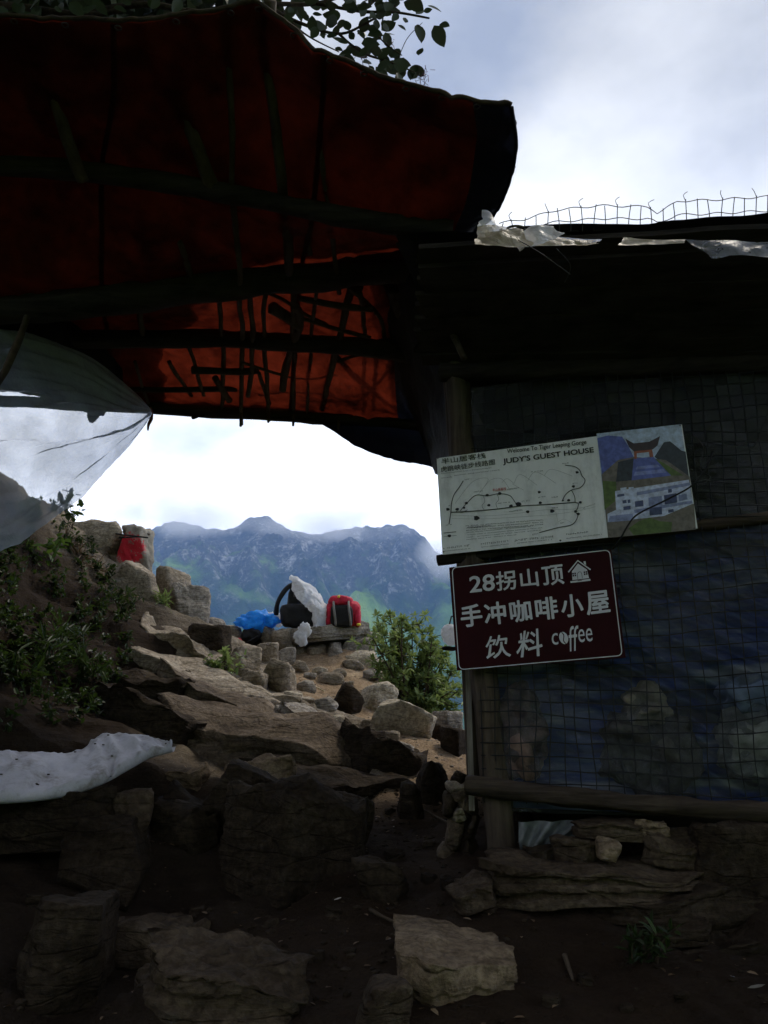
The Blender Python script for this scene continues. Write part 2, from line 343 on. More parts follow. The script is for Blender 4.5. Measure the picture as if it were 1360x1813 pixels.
def _tps():
    xy = _cp[:, :2]; n = len(xy)
    K = _U(((xy[:, None] - xy[None]) ** 2).sum(-1)) + 0.02 * np.eye(n)
    A = np.zeros((n + 3, n + 3)); A[:n, :n] = K; A[:n, n] = 1; A[:n, n + 1:] = xy; A[n:, :n] = A[:n, n:].T
    return np.linalg.solve(A, np.concatenate([_cp[:, 2], [0, 0, 0]]))
_tw = _tps()
def bedrock_mask(x, y):
    """how rocky the ground is: the left bank is schist, the path is trodden earth"""
    # path centre line
    pc = np.interp(y, [1.5, 2.6, 3.4, 4.3, 5.2, 6.0, 7.0, 8.2, 9], [.0, .05, .06, .28, .36, .05, -.45, -.75, -.9])
    hw = np.interp(y, [1.5, 3, 4, 5, 6, 7, 8.5], [.55, .35, .22, .25, .45, .45, .35])
    return smooth(0.0, 0.22, (pc - x) - hw * 0.75) + 0.7 * smooth(0.05, .25, (x - pc) - hw)
def terr0(x, y):
    x = np.asarray(x, float); y = np.asarray(y, float); sh = x.shape; X = np.stack([x.ravel(), y.ravel()], -1)
    z = np.empty(len(X))
    for i in range(0, len(X), 20000):
        q = X[i:i + 20000]; z[i:i + 20000] = _U(((q[:, None] - _cp[None, :, :2]) ** 2).sum(-1)) @ _tw[:-3] + _tw[-3] + q @ _tw[-2:]
    return z.reshape(sh)
def terr(x, y):
    x = np.asarray(x, float); y = np.asarray(y, float)
    z = terr0(x, y); m = np.clip(bedrock_mask(x, y), 0, 1)
    p = np.stack([x, y, z], -1)
    z = z + 0.10 * m * fbm(p * 1.1 + 5, 3)
    # dipping beds of schist: flat treads and steep risers
    step = 0.17
    q = (z + 0.30 * x - 0.05 * y + 0.10 * fbm(p * 0.9, 3)) / step
    fr = q - np.floor(q); st = np.floor(q) + smooth(0.62, 0.98, fr)
    z = z + step * 0.85 * (st - q) * m + 0.04 * m
    step2 = 0.045; q = (z + 0.42 * x + 0.04 * fbm(p * 2.3 + 3, 3)) / step2; fr = q - np.floor(q)
    z = z + step2 * 0.7 * (np.floor(q) + smooth(.5, 1, fr) - q) * m
    z = z + 0.022 * m * fbm(p * 5.0, 4, 0.6) + (1 - m) * (0.028 * fbm(p * 2.2, 3) + 0.012 * fbm(p * 9, 3))
    return z
def spacing(lo, hi, a, b, fine, grow):
    c = list(np.arange(a, b, fine)); s = fine; v = b
    while v < hi: c.append(v); s *= grow; v += s
    s = fine; v = a
    while v > lo: s *= grow; v -= s; c.insert(0, v)
    return np.array(c)
gx = spacing(-9, 9, -2.3, 1.0, 0.0185, 1.06); gy = spacing(-7, 15, 1.9, 8.8, 0.0235, 1.07)
GX, GY = np.meshgrid(gx, gy, indexing='ij'); GZ = terr(GX, GY)
def ground_z(x, y): return float(terr(np.array([x]), np.array([y]))[0])
mb = MB(); mb.grid(np.stack([GX, GY, GZ], -1)); mb.f = [q[::-1] for q in mb.f]
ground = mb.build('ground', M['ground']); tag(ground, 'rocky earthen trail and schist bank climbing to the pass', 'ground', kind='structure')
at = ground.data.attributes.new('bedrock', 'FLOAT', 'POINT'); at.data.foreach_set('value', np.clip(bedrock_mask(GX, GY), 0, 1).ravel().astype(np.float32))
shade_w = np.clip(smooth(4.7, 3.5, GY) * 1.0 + smooth(-1.0, -1.6, GX) * smooth(7.6, 6.0, GY), 0, 1.0)  # mask of the painted shade: below the canopy and on the left bank
at = ground.data.attributes.new('shade_paint', 'FLOAT', 'POINT'); at.data.foreach_set('value', shade_w.ravel().astype(np.float32))
_dd = np.concatenate([np.arange(1.2, 9.5, 0.01)])
def hit(px, py, dmin=1.2):
    """where the view through a photograph pixel meets the ground"""
    r = ray(px, py); d = _dd[_dd >= dmin]; P = r[None] * (d / r[1])[:, None]
    g = terr(P[:, 0], P[:, 1]); k = np.argmax(P[:, 2] <= g)
    if P[k, 2] > g[k]: return P[-1]
    return P[k]

# ------------------------------------------------------------------ far terrain: gorge slope and the mountain across it
def mountain_mat():
    m, N, L = new_mat('mountain_rock_and_forest'); v = mapped(N, L, (0.001, 0.001, 0.001))
    g = N.new('ShaderNodeNewGeometry'); sep = N.new('ShaderNodeSeparateXYZ'); L.new(g.outputs['Normal'], sep.inputs[0])
    a = noise(N, L, v, 2.2, 7, 0.6, 0.5); b = noise(N, L, v, 14, 8, 0.68, 0.3); c = noise(N, L, v, 70, 6, 0.7)
    veg = ramp(N, [(0.36, (0.02, 0.035, 0.02)), (0.45, (0.045, 0.08, 0.03)), (0.55, (0.19, 0.33, 0.06)), (0.75, (0.32, 0.48, 0.09))]); L.new(a.outputs['Fac'], veg.inputs['Fac'])
    rk = ramp(N, [(0.35, (0.03, 0.032, 0.036)), (0.53, (0.11, 0.11, 0.112)), (0.65, (0.5, 0.5, 0.5))]); L.new(mixc(N, L, 0.45, b.outputs['Fac'], c.outputs['Fac']), rk.inputs['Fac'])
    # steepness + altitude + patchiness decide rock against growth
    mm = N.new('ShaderNodeMath'); mm.operation = 'MULTIPLY_ADD'; mm.inputs[1].default_value = -0.5; mm.inputs[2].default_value = 0.42; L.new(sep.outputs['Z'], mm.inputs[0])
    sp = N.new('ShaderNodeSeparateXYZ'); L.new(g.outputs['Position'], sp.inputs[0])
    al = N.new('ShaderNodeMapRange'); al.inputs['From Min'].default_value = 260; al.inputs['From Max'].default_value = 640; al.inputs['To Min'].default_value = -0.4; al.inputs['To Max'].default_value = 0.45; L.new(sp.outputs['Z'], al.inputs['Value'])
    s1 = N.new('ShaderNodeMath'); L.new(mm.outputs[0], s1.inputs[0]); L.new(al.outputs[0], s1.inputs[1])
    s2 = N.new('ShaderNodeMath'); L.new(s1.outputs[0], s2.inputs[0]); L.new(b.outputs['Fac'], s2.inputs[1])
    f = ramp(N, [(0.5, (0, 0, 0)), (0.85, (1, 1, 1))]); L.new(s2.outputs[0], f.inputs['Fac'])
    col = mixc(N, L, f.outputs[0], veg.outputs[0], rk.outputs[0])
    n = bump(N, L, b.outputs['Fac'], 0.7, 45); n = bump(N, L, c.outputs['Fac'], 0.7, 12, n)
    out(N, L, principled(N, L, col, 0.95, n, 0.05)); return m
M['mountain'] = mountain_mat()
RIDGE_PX = [-800, -300, 0, 150, 235, 262, 290, 312, 335, 362, 395, 425, 442, 455, 476, 488, 505, 535, 560, 590, 630, 660, 690, 718, 738, 752, 770, 800, 830, 950, 1200, 1600, 2200]
RIDGE_PY = [900, 930, 915, 940, 962, 940, 926, 922, 926, 936, 937, 928, 917, 914, 915, 925, 934, 944, 946, 939, 934, 932, 930, 930, 940, 952, 976, 992, 985, 960, 930, 960, 920]
def mountain_grid(nu=460, nd=250):
    us = np.linspace(-1.35, 1.35, nu); us = np.sign(us) * (np.abs(us) ** 1.5) / 1.35 ** .5
    t = np.linspace(0, 1, nd); t = np.concatenate([t, 1 + np.linspace(0.02, 0.5, 24)])
    pxs = 680 + FPX * us / (CP + 0.25 * SP)
    py = np.interp(pxs, RIDGE_PX, RIDGE_PY)
    py = py + 3.5 * fbm(np.stack([us * 70, us * 0, us * 0], -1), 4, 0.65)
    v = (906.5 - py) / FPX; sl = (SP + v * CP) / (CP - v * SP)
    dr = 3000 + 260 * fbm(np.stack([us * 5, us * 0 + 3, us * 0], -1), 3)
    U, T = np.meshgrid(us, t, indexing='ij')
    D = 620 + (dr[:, None] - 620) * T
    zr = (sl * dr)[:, None]
    prof = np.interp(T, [0, .2, .42, .66, .8, .92, 1.0, 1.06, 1.5], [-.62, -.42, -.12, .26, .48, .74, 1, .93, .3])
    X = U * D; Pn = np.stack([X * .001, D * .001, X * 0], -1)
    wob = 0.10 * fbm(Pn * [2.2, 1.3, 1], 3)
    prof = prof + wob * smooth(1.0, .75, T) * smooth(0, .2, T)
    rid = 1 - 2 * np.sqrt(perlin(Pn * [1.9, 1.1, 1] + .22 * np.stack([fbm(Pn * 2.2, 2), fbm(Pn * 2.2 + 7, 2), 0 * U], -1)) ** 2 + .006) 
    rid2 = 1 - 2 * np.sqrt(fbm(Pn * [4.5, 2.8, 1] + .25 * np.stack([fbm(Pn * 4 + 9, 2), fbm(Pn * 4 + 3, 2), 0 * U], -1), 3) ** 2 + .008)
    env = smooth(1.0, .86, T) * smooth(.02, .3, T) + 0.16 * smooth(.95, 1.05, T)
    Z = zr * prof + env * (240 * (rid - .45) + (35 + 60 * smooth(.4, .8, T)) * (rid2 - .3) + (8 + 30 * smooth(.45, .85, T)) * fbm(Pn * 11, 5, .55)) + 9 * fbm(Pn * 45, 3)
    Z = np.minimum(Z, zr * 1.0 + 1e9 * (T < 1))
    # no spur may rise above the skyline seen from the trail
    Z = np.where(T < 1, np.minimum(Z, D * sl[:, None] * (.985 - .02 * (1 - T))), Z)
    return np.stack([X, D, Z], -1)
mb = MB(); mb.grid(mountain_grid()); mb.f = [q[::-1] for q in mb.f]
tag(mb.build('mountain', M['mountain']), 'hazy blue-green mountain wall across the gorge with craggy summit ridge', 'mountain', kind='structure')
# our own side of the valley, falling away below the trail
ang = np.linspace(0, 2 * np.pi, 121); rr_ = np.concatenate([[0.5, 6, 9, 12], np.geomspace(16, 4300, 60)])
A_, R_ = np.meshgrid(ang, rr_, indexing='ij'); X_, Y_ = R_ * np.sin(A_), R_ * np.cos(A_)
Z_ = np.where(R_ < 10, -9.0, 0) + np.where(R_ >= 10, -9 - np.clip(R_ - 10, 0, 900) * (0.42 + .42 * np.clip(Y_ / (R_ + 1), -1, .75)) + 0.5 * np.clip(-Y_ - 50, 0, None) * .55, 0)
Z_ = np.maximum(Z_, -640) + 22 * fbm(np.stack([X_, Y_, X_ * 0], -1) * .01, 4) * smooth(25, 300, R_)
mb = MB(); mb.grid(np.stack([X_, Y_, Z_], -1)); mb.f = [q[::-1] for q in mb.f]
tag(mb.build('gorge_slope', M['mountain']), 'wooded gorge slope falling away below the trail', 'slope', kind='structure')

# ------------------------------------------------------------------ rocks
_ico = {}
def ico(k):
    if k not in _ico:
        b = bmesh.new(); bmesh.ops.create_icosphere(b, subdivisions=k, radius=1)
        _ico[k] = (np.array([v.co for v in b.verts]), [tuple(v.index for v in f.verts) for f in b.faces]); b.free()
    return _ico[k]
def rock_verts(size, seed, k=4, R=None, planes=7, rough=1.0, flat=0.0, beds=0.5):
    """a broken block: a ball cut by random planes, then layered and pitted"""
    g = np.random.default_rng(seed); v, f = ico(k); d = v / np.linalg.norm(v, axis=1)[:, None]
    n = g.normal(size=(planes, 3)); n /= np.linalg.norm(n, axis=1)[:, None]
    n = np.concatenate([n, [[0.06 * g.normal(), 0.06 * g.normal(), 1], [0, 0, -1], [1, .45 * g.normal(), .4 * g.normal() + .15], [-1, .45 * g.normal(), .4 * g.normal() + .15], [.35 * g.normal(), -1, .3 * g.normal() + .15], [.35 * g.normal(), 1, .3 * g.normal()]]])
    n /= np.linalg.norm(n, axis=1)[:, None]
    dist = np.concatenate([g.uniform(.55, .95, planes), [.70 - .1 * flat, .8], g.uniform(.72, .98, 4)])
    c = d @ n.T; r = np.where(c > 0.05, dist[None] / np.maximum(c, .05), 9)
    s = 75.0; rad = -np.log(np.exp(-s * r).sum(1)) / s; rad = np.minimum(rad, 1.25)
    p = d * rad[:, None]
    p = p / np.array([(p[:, i].max() - p[:, i].min()) for i in range(3)]) * np.array(size)
    p -= (p.max(0) + p.min(0)) / 2
    sz = (np.prod(size)) ** (1 / 3.); q = p + seed * 1.37
    nz = 0.045 * fbm(q / sz * 2.0, 3) + 0.025 * fbm(q / sz * 6, 3, .6)
    p = p + d * (nz * sz * rough)[:, None]
    if beds:                                    # bedding ledges on the sides
        lay = perlin(np.stack([q[:, 2] / (0.09 * sz), q[:, 0] / sz * .8, q[:, 1] / sz * .8], -1)); side = 1 - np.abs(d[:, 2])
        p[:, :2] *= (1 + 0.06 * beds * lay * side)[:, None]; p[:, 2] += 0.02 * sz * perlin(np.stack([q[:, 0] / sz * 3, q[:, 1] / sz * 3, q[:, 2] * 0 + seed], -1))
    if R is not None: p = p @ np.asarray(R).T
    return p, f
def slab_verts(size, seed, k=4, R=None, layers=5, ledge=.10, rough=1.0):
    """a split schist slab: irregular polygon in plan, bedded edges, nearly flat top"""
    g = np.random.default_rng(seed); v, f = ico(k); d = v / np.linalg.norm(v, axis=1)[:, None]; t = d[:, 2]
    z = np.clip(t * 1.3, -1, 1); prof = np.minimum(1, np.sqrt(np.maximum(0, 1 - t * t)) / .639); ph = np.arctan2(d[:, 1], d[:, 0])
    m = g.integers(6, 9); pi_ = np.arange(m) * 2 * np.pi / m + g.uniform(-.42, .42, m) + g.uniform(0, 6); di = g.uniform(.7, 1.0, m)
    cc = np.cos(ph[:, None] - pi_[None]); rho = np.where(cc > .1, di[None] / np.maximum(cc, .1), 9).min(1); rho = np.minimum(rho, 1.45)
    edge = perlin(np.stack([np.cos(ph) * 3 + seed, np.sin(ph) * 3, z * .6], -1))
    u = (z * .5 + .5) * layers + .45 * edge; li = np.clip(np.floor(u).astype(int), 0, layers + 1); ins = g.uniform(0, 1, layers + 2)
    rho = rho * (1 - ledge * ins[li] * prof ** 4 * 1.6 + .06 * edge)
    p = np.stack([np.cos(ph) * rho * prof, np.sin(ph) * rho * prof, z], -1)
    p = p / np.array([np.ptp(p[:, i]) for i in range(3)]) * np.array(size); p -= (p.max(0) + p.min(0)) / 2
    q = p + seed * 1.37; T = size[2]; L_ = (size[0] * size[1]) ** .5
    top = fbm(np.stack([q[:, 0] / L_ * 2.2, q[:, 1] / L_ * 2.2, q[:, 2] * 0], -1), 4, .55)
    st = np.floor(top * 5) / 5; p[:, 2] += T * (.10 * top + .16 * st) * smooth(-.2, .9, z) * rough
    p += d * (.018 * L_ * rough * fbm(q / L_ * 5, 3, .6))[:, None] * np.array([1, 1, .5])
    p[:, 2] += (g.normal() * .10 * p[:, 0] + g.normal() * .08 * p[:, 1]) * smooth(-.5, 1, z)
    if R is not None: p = p @ np.asarray(R).T
    return p, f
def rock(name, c, size, mat, seed, label=None, cat='rock', group=None, parent=None, R=None, k=4, **kw):
    shape = kw.pop('shape', None) or ('slab' if size[0] > 1.75 * size[2] else 'block')
    if shape == 'slab': v, f = slab_verts(size, seed, k, R, rough=kw.get('rough', 1.0), layers=kw.get('layers', 5))
    else:
        kw.pop('layers', None); v, f = rock_verts(size, seed, k, R, **kw)
    if parent is not None: o = mesh(name, v + np.array(c), f, mat, parent)
    else: o = mesh(name, v + np.array(c), f, mat, None, loc=tuple(c))
    if label: tag(o, label, cat, group)
    return o
def rock_px(x0, y0, x1, y1, mat, seed, label=None, depth=None, d=None, tilt=0.0, lean=0.0, yaw=0.0, name='rock', sink=0.12, k=4, parent=None, group=None, cat='rock', dmin=1.2, hmul=1.0, **kw):
    """rock that fills a box of the photograph and stands on the ground there"""
    cx, cyb = (x0 + x1) / 2, y1 - sink * (y1 - y0)
    P = W(cx, cyb, d) if d else hit(cx, cyb, dmin)
    s = axial(P) / FPX; w, h = (x1 - x0) * s, (y1 - y0) * s * hmul
    dep = depth if depth else 0.75 * w
    h2 = h * 1.3
    c = P + np.array([0, dep * 0.32, h * .5 - h2 * .08])
    return rock(name, c, (w * 1.02, dep, h2), mat, seed, label, cat, group, parent, R=rotz(yaw) @ roty(tilt) @ rotx(lean), k=k, **kw)

M['rock_umber'] = rock_mat('umber_rock', [(0.3, (0.022, 0.016, 0.011)), (0.5, (0.07, 0.052, 0.036)), (0.7, (0.16, 0.125, 0.09))], lichen=.05, spec=.08)
M['rock_tan'] = rock_mat('tan_rock', [(0.3, (0.07, 0.05, 0.033)), (0.5, (0.2, 0.15, 0.1)), (0.7, (0.36, 0.285, 0.2))], lichen=.06, spec=.08)
RU, RT = M['rock_umber'], M['rock_tan']
RK, RP, RD, RG = M['rock'], M['rock_pale'], M['rock_dark'], M['rock_grey']
# foreground
rock_px(672, 1612, 934, 1806, RT, 101, 'large squared stepping stone in the lower right foreground, topped with dry crumbs', d=2.1, depth=.46, yaw=-.2, tilt=.06, lean=.10, hmul=.30, name='stepping_stone', k=5, sink=.22, rough=.8, shape='slab', layers=2)
rock_px(165, 1640, 360, 1735, RU, 102, 'rounded dark boulder on the left foreground earth above the long kerb stone', depth=.3, tilt=.10, hmul=.7, shape='slab', layers=3)
rock_px(205, 1708, 540, 1840, RU, 103, 'long kerb-like boulder cut off by the bottom edge of the view', depth=.34, tilt=.16, d=2.0, k=5, hmul=.75, shape='slab', layers=4)
rock_px(622, 1765, 735, 1840, RU, 104, 'small half-buried stone beside the big stepping stone at the bottom edge', depth=.16)
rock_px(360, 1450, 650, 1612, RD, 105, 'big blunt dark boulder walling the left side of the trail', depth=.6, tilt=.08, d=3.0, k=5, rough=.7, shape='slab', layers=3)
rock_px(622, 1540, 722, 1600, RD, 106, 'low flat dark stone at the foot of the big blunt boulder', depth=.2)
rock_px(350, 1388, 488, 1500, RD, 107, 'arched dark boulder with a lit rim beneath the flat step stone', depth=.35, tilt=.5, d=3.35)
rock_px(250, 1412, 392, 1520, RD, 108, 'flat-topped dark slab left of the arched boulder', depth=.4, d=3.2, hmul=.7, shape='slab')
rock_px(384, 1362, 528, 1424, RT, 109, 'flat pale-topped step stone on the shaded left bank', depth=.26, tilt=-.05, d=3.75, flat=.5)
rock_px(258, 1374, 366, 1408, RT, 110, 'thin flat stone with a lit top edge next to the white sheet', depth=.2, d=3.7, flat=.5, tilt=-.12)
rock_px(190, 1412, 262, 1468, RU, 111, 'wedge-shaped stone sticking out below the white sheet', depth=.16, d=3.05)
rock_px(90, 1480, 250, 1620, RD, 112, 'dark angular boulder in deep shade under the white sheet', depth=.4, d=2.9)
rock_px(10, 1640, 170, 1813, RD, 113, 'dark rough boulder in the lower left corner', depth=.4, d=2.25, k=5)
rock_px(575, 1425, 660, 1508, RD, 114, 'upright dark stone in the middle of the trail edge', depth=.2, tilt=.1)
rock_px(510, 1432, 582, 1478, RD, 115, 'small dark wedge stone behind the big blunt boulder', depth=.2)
rock_px(540, 1480, 600, 1512, RG, 116, 'flat chip of stone on top of the big blunt boulder', depth=.1, d=3.2, k=3)
# bend in the path
M['rock_brown'] = rock_mat('brown_schist', [(0.3, (0.04, 0.03, 0.022)), (0.5, (0.12, 0.093, 0.068)), (0.7, (0.25, 0.2, 0.15))], lichen=.08, spec=.1)
RB = M['rock_brown']
def ledge(px, py, L, T, d, depth, tilt, mat, seed, label, lean=.12, yaw=0.0, layers=6, k=5, name='ledge'):
    """long bed of schist that dips to the right; px, py is the middle of its front face"""
    P = W(px, py, d); sc_ = axial(P) / FPX; R = rotz(yaw) @ roty(tilt) @ rotx(lean)
    return rock(name, P + np.array([0, depth * .42, 0]), (L * sc_, depth, T * sc_), mat, seed, label, 'rock', None, None, R=R, k=k, shape='slab', layers=layers)
ledge(450, 1352, 560, 120, 4.25, .75, .30, RB, 520, 'long dark bedrock ledge slanting from the white sheet down to the path', lean=.1, layers=7)
ledge(655, 1352, 170, 100, 4.35, .5, .58, RD, 521, 'smooth dark slanting slab at the bend of the path', lean=.1)
ledge(410, 1282, 430, 75, 4.9, .8, .33, RB, 522, 'middle bed of brown schist above the long dark ledge')
ledge(545, 1292, 165, 55, 5.0, .6, .40, RG, 523, 'broad flat grey slab dipping towards the path')
ledge(330, 1222, 330, 70, 5.4, .8, .36, RK, 524, 'ribbed schist bed sloping down below the green tuft')
ledge(450, 1236, 200, 50, 5.9, .7, .38, RK, 525, 'cracked sloping slab left of the bright path')
ledge(290, 1150, 210, 80, 6.1, .8, .42, RK, 526, 'large tilted slab on the bank below the overhanging block')
ledge(250, 1215, 160, 44, 4.85, .4, .10, RD, 527, 'overhanging flat slab with a pale rim on the shaded bank')
ledge(230, 1290, 260, 90, 4.3, .6, .34, RD, 528, 'dark bedrock bed behind the end of the white sheet')
ledge(560, 1402, 330, 60, 3.85, .5, .22, RD, 529, 'low dark ledge at the foot of the long bedrock, along the path')
rock_px(735, 1362, 806, 1432, RD, 123, 'blocky dark stone at the right edge of the path near the stacked stones', depth=.28)
rock_px(703, 1398, 752, 1456, RD, 124, 'narrow dark stone wedged against the blocky one', depth=.2)
rock_px(782, 1298, 834, 1362, RD, 125, 'dark rock against the foot of the grey side planks', depth=.3, d=4.9)
rock_px(768, 1268, 822, 1318, RG, 126, 'flat stone of the low wall end behind the hut corner', depth=.3, d=5.9, flat=.5)
rock_px(760, 1290, 822, 1335, RD, 127, 'dark stone below the flat wall-end stone', depth=.3, d=5.7)
# sunlit slope
rock_px(590, 1222, 642, 1268, RD, 130, 'dark triangular stone standing in the bright path', depth=.25, tilt=.5)
rock_px(636, 1212, 704, 1264, RP, 131, 'bright cream slab leaning beside the shrub', depth=.35, tilt=.45, flat=.5)
rock_px(660, 1254, 772, 1306, RP, 132, 'long ochre-edged stone bordering the path below the shrub', depth=.3, tilt=.35)
rock_px(422, 1192, 472, 1240, RK, 133, 'weathered round stone left of the bright path', depth=.3)
rock_px(458, 1178, 526, 1232, RK, 134, 'plump brown boulder overhanging the bright path', depth=.35, tilt=.25)
rock_px(396, 1148, 462, 1206, RK, 135, 'cracked boulder below the blue bag', depth=.45, tilt=.2)
rock_px(486, 1150, 524, 1182, RG, 137, 'angular grey stone under the left end of the bench slab', depth=.25)
rock_px(452, 1142, 492, 1176, RK, 138, 'small upright stone under the blue bag', depth=.2, k=3)
rock_px(508, 1262, 552, 1292, RK, 139, 'small brown stone lying on the flat grey slab', depth=.2, k=3, d=5.6)
# left bank and its skyline
rock_px(108, 928, 212, 992, RP, 150, 'pale boulder on the skyline left of the red-painted rock', depth=.5, d=7.3)
rock_px(255, 1012, 334, 1066, RK, 151, 'rock below the red-painted one on the bank edge', depth=.5, tilt=.3)
rock_px(278, 1042, 372, 1120, RG, 152, 'big overhanging block jutting from the bank against the mountain', depth=.5, tilt=.12, d=7.0, k=5)
rock_px(320, 1115, 400, 1205, RD, 154, 'dark rounded boulder at the end of the tilted slab', depth=.5, d=6.4)
rock_px(160, 1005, 282, 1090, RK, 155, 'brown cracked boulder above the undergrowth', depth=.5, tilt=.35, d=6.6)
rock_px(362, 1098, 402, 1140, RG, 160, 'small pale stone on the crest beside the overhanging block', depth=.3, d=8.0, k=3)
rock_px(390, 1112, 432, 1150, RK, 161, 'rough stone on the crest left of the blue bag', depth=.3, d=8.3, k=3)
# the painted rock
def painted_rock():
    m, N, L = new_mat('rock_with_red_paint'); v = mapped(N, L)
    a = noise(N, L, v, 5, 8, .62, .3); b = noise(N, L, v, 28, 6, .7)
    r = ramp(N, [(.3, (.12, .1, .08)), (.5, (.3, .27, .22)), (.7, (.45, .41, .34))]); L.new(mixc(N, L, .4, a.outputs[0], b.outputs[0]), r.inputs[0])
    c = W(232, 978, 7.35)
    vd = N.new('ShaderNodeVectorMath'); vd.operation = 'DISTANCE'; vd.inputs[1].default_value = (c[0], c[1] - .12, c[2])
    g = N.new('ShaderNodeNewGeometry'); L.new(g.outputs['Position'], vd.inputs[0])
    ad = N.new('ShaderNodeMath'); ad.operation = 'MULTIPLY_ADD'; ad.inputs[1].default_value = .24; L.new(b.outputs[0], ad.inputs[0]); L.new(vd.outputs['Value'], ad.inputs[2])
    f = ramp(N, [(.255, (1, 1, 1)), (.29, (0, 0, 0))]); L.new(ad.outputs[0], f.inputs[0])
    hole = ramp(N, [(.36, (0, 0, 0)), (.42, (1, 1, 1))]); L.new(noise(N, L, v, 17, 6, .7).outputs[0], hole.inputs[0])
    ff = mixc(N, L, 1.0, f.outputs[0], hole.outputs[0], 'MULTIPLY')
    col = mixc(N, L, ff, r.outputs[0], (.62, .03, .05))
    out(N, L, principled(N, L, col, .8, bump(N, L, b.outputs[0], .6, .03), .2)); return m
rock_px(200, 944, 268, 1022, painted_rock(), 170, 'upright skyline rock daubed with red paint', depth=.34, d=7.3, name='painted_rock', k=5)
rock_px(206, 934, 266, 958, RG, 171, 'grey cap stone lying on the red-painted rock', depth=.35, d=7.35, k=4, flat=.4)
for i, (a, b) in enumerate((((205, 945, 7.12), (262, 952, 7.05)), ((210, 952, 7.1), (250, 950, 7.2)))):
    mb = MB(); mb.tube([W(*a), W(*b)], .008, 6)
    tag(mb.build('iron_rod', M['black_rubber'], loc=W(*a)), ['long dark rod lying across the front of the cap stone', 'shorter dark rod resting beside the long rod on the painted rock'][i], 'rod', 'rods on the painted rock')

# stone bench with its slab
bench = thing('stone_bench', 'dry-laid stone bench with a broad tilted slab seat at the top of the path', 'bench', tuple(W(570, 1160, 8.4)))
def stone(x0, y0, x1, y1, mat, seed, d, par, **kw): return rock_px(x0, y0, x1, y1, mat, seed, d=d, parent=par, name='stone', **kw)
rock('stone', W(565, 1158, 8.75), (1.0, .5, .38), RK, 209, parent=bench, k=4)
rock('stone', W(470, 1150, 8.75), (.6, .5, .4), RK, 208, parent=bench, k=4)
o = rock('slab', W(568, 1124, 8.45), (1.08, .62, .16), RG, 201, parent=bench, R=roty(-.1) @ rotx(.05), k=5, flat=.6, planes=8); o['label'] = 'broad flat grey seat slab'
for i, a in enumerate([(574, 1140, 612, 1172, RG, 8.2), (606, 1134, 664, 1166, RG, 8.3), (610, 1156, 672, 1188, RP, 8.1), (538, 1146, 580, 1176, RK, 8.3), (500, 1142, 545, 1170, RK, 8.35),
                       (478, 1118, 520, 1152, RK, 8.2), (455, 1112, 486, 1146, RG, 8.3), (432, 1122, 462, 1150, RD, 8.4), (636, 1120, 668, 1144, RG, 8.45), (640, 1172, 672, 1205, RD, 8.2), (585, 1165, 625, 1190, RK, 8.15)]):
    stone(*a[:5], 210 + i, a[5], bench, k=3, depth=.3, tilt=random.uniform(-.2, .2))

# loose stones: each described by what it lies next to
_lab = set()
def near_label(px, py, kind, marks):
    ds = sorted((math.hypot(px - x, py - y), n_, x, y) for n_, x, y in marks)
    def side(x, y): return ('left of' if px < x else 'right of') if abs(px - x) > abs(py - y) else ('above' if py < y else 'below')
    a, b = ds[0], ds[1]
    opts = ['%s %s the %s' % (kind, side(a[2], a[3]), a[1])] + ['%s %s the %s, %s the %s' % (kind, side(a[2], a[3]), a[1], side(q[2], q[3]), q[1]) for q in ds[1:]] + ['%s between the %s and the %s' % (kind, q[1], r[1]) for q in ds for r in ds if q[1] < r[1]]
    for o_ in opts:
        if o_ not in _lab and len(o_.split()) <= 16: _lab.add(o_); return o_
    return opts[0]
MARK_A = [('dark triangular stone', 615, 1245), ('cream slab', 670, 1238), ('stone bench', 570, 1125), ('plump brown boulder', 492, 1205), ('blue bag', 456, 1102), ('flat grey slab', 555, 1280), ('ochre-edged stone', 715, 1280), ('red backpack', 607, 1085), ('shrub', 738, 1190), ('cracked boulder', 430, 1176), ('slanting boulder', 663, 1345)]
MARK_B = [('big blunt boulder', 500, 1525), ('stepping stone', 805, 1710), ('long kerb boulder', 370, 1770), ('rounded dark boulder', 262, 1688), ('stone stack', 815, 1480), ('leafy weed', 1140, 1690), ('flat step stone', 455, 1390), ('white sheet', 150, 1360), ('slanting boulder', 663, 1345), ('long slab of the footing', 1070, 1560)]
g = np.random.default_rng(5)
spots = [(530, 1185), (548, 1200), (566, 1192), (585, 1206), (602, 1196), (540, 1218), (520, 1238), (615, 1215), (505, 1215), (575, 1250), (600, 1280), (655, 1285), (690, 1310), (720, 1330), (640, 1300), (556, 1270), (500, 1172), (440, 1172), (470, 1150), (412, 1168), (625, 1180), (660, 1200)]
for i, (px, py) in enumerate(spots):
    s = g.uniform(9, 24); w = s
    rock_px(px - w, py - w * .55, px + w, py + w * .35, [RK, RG, RP, RK][i % 4], 300 + i, near_label(px, py, ['brown', 'grey', 'pale', 'tan'][i % 4] + ' loose stone on the bright slope', MARK_A), k=3, group='loose stones on the bright slope', yaw=g.uniform(-1, 1), tilt=g.uniform(-.2, .5), name='loose_stone', cat='stone')
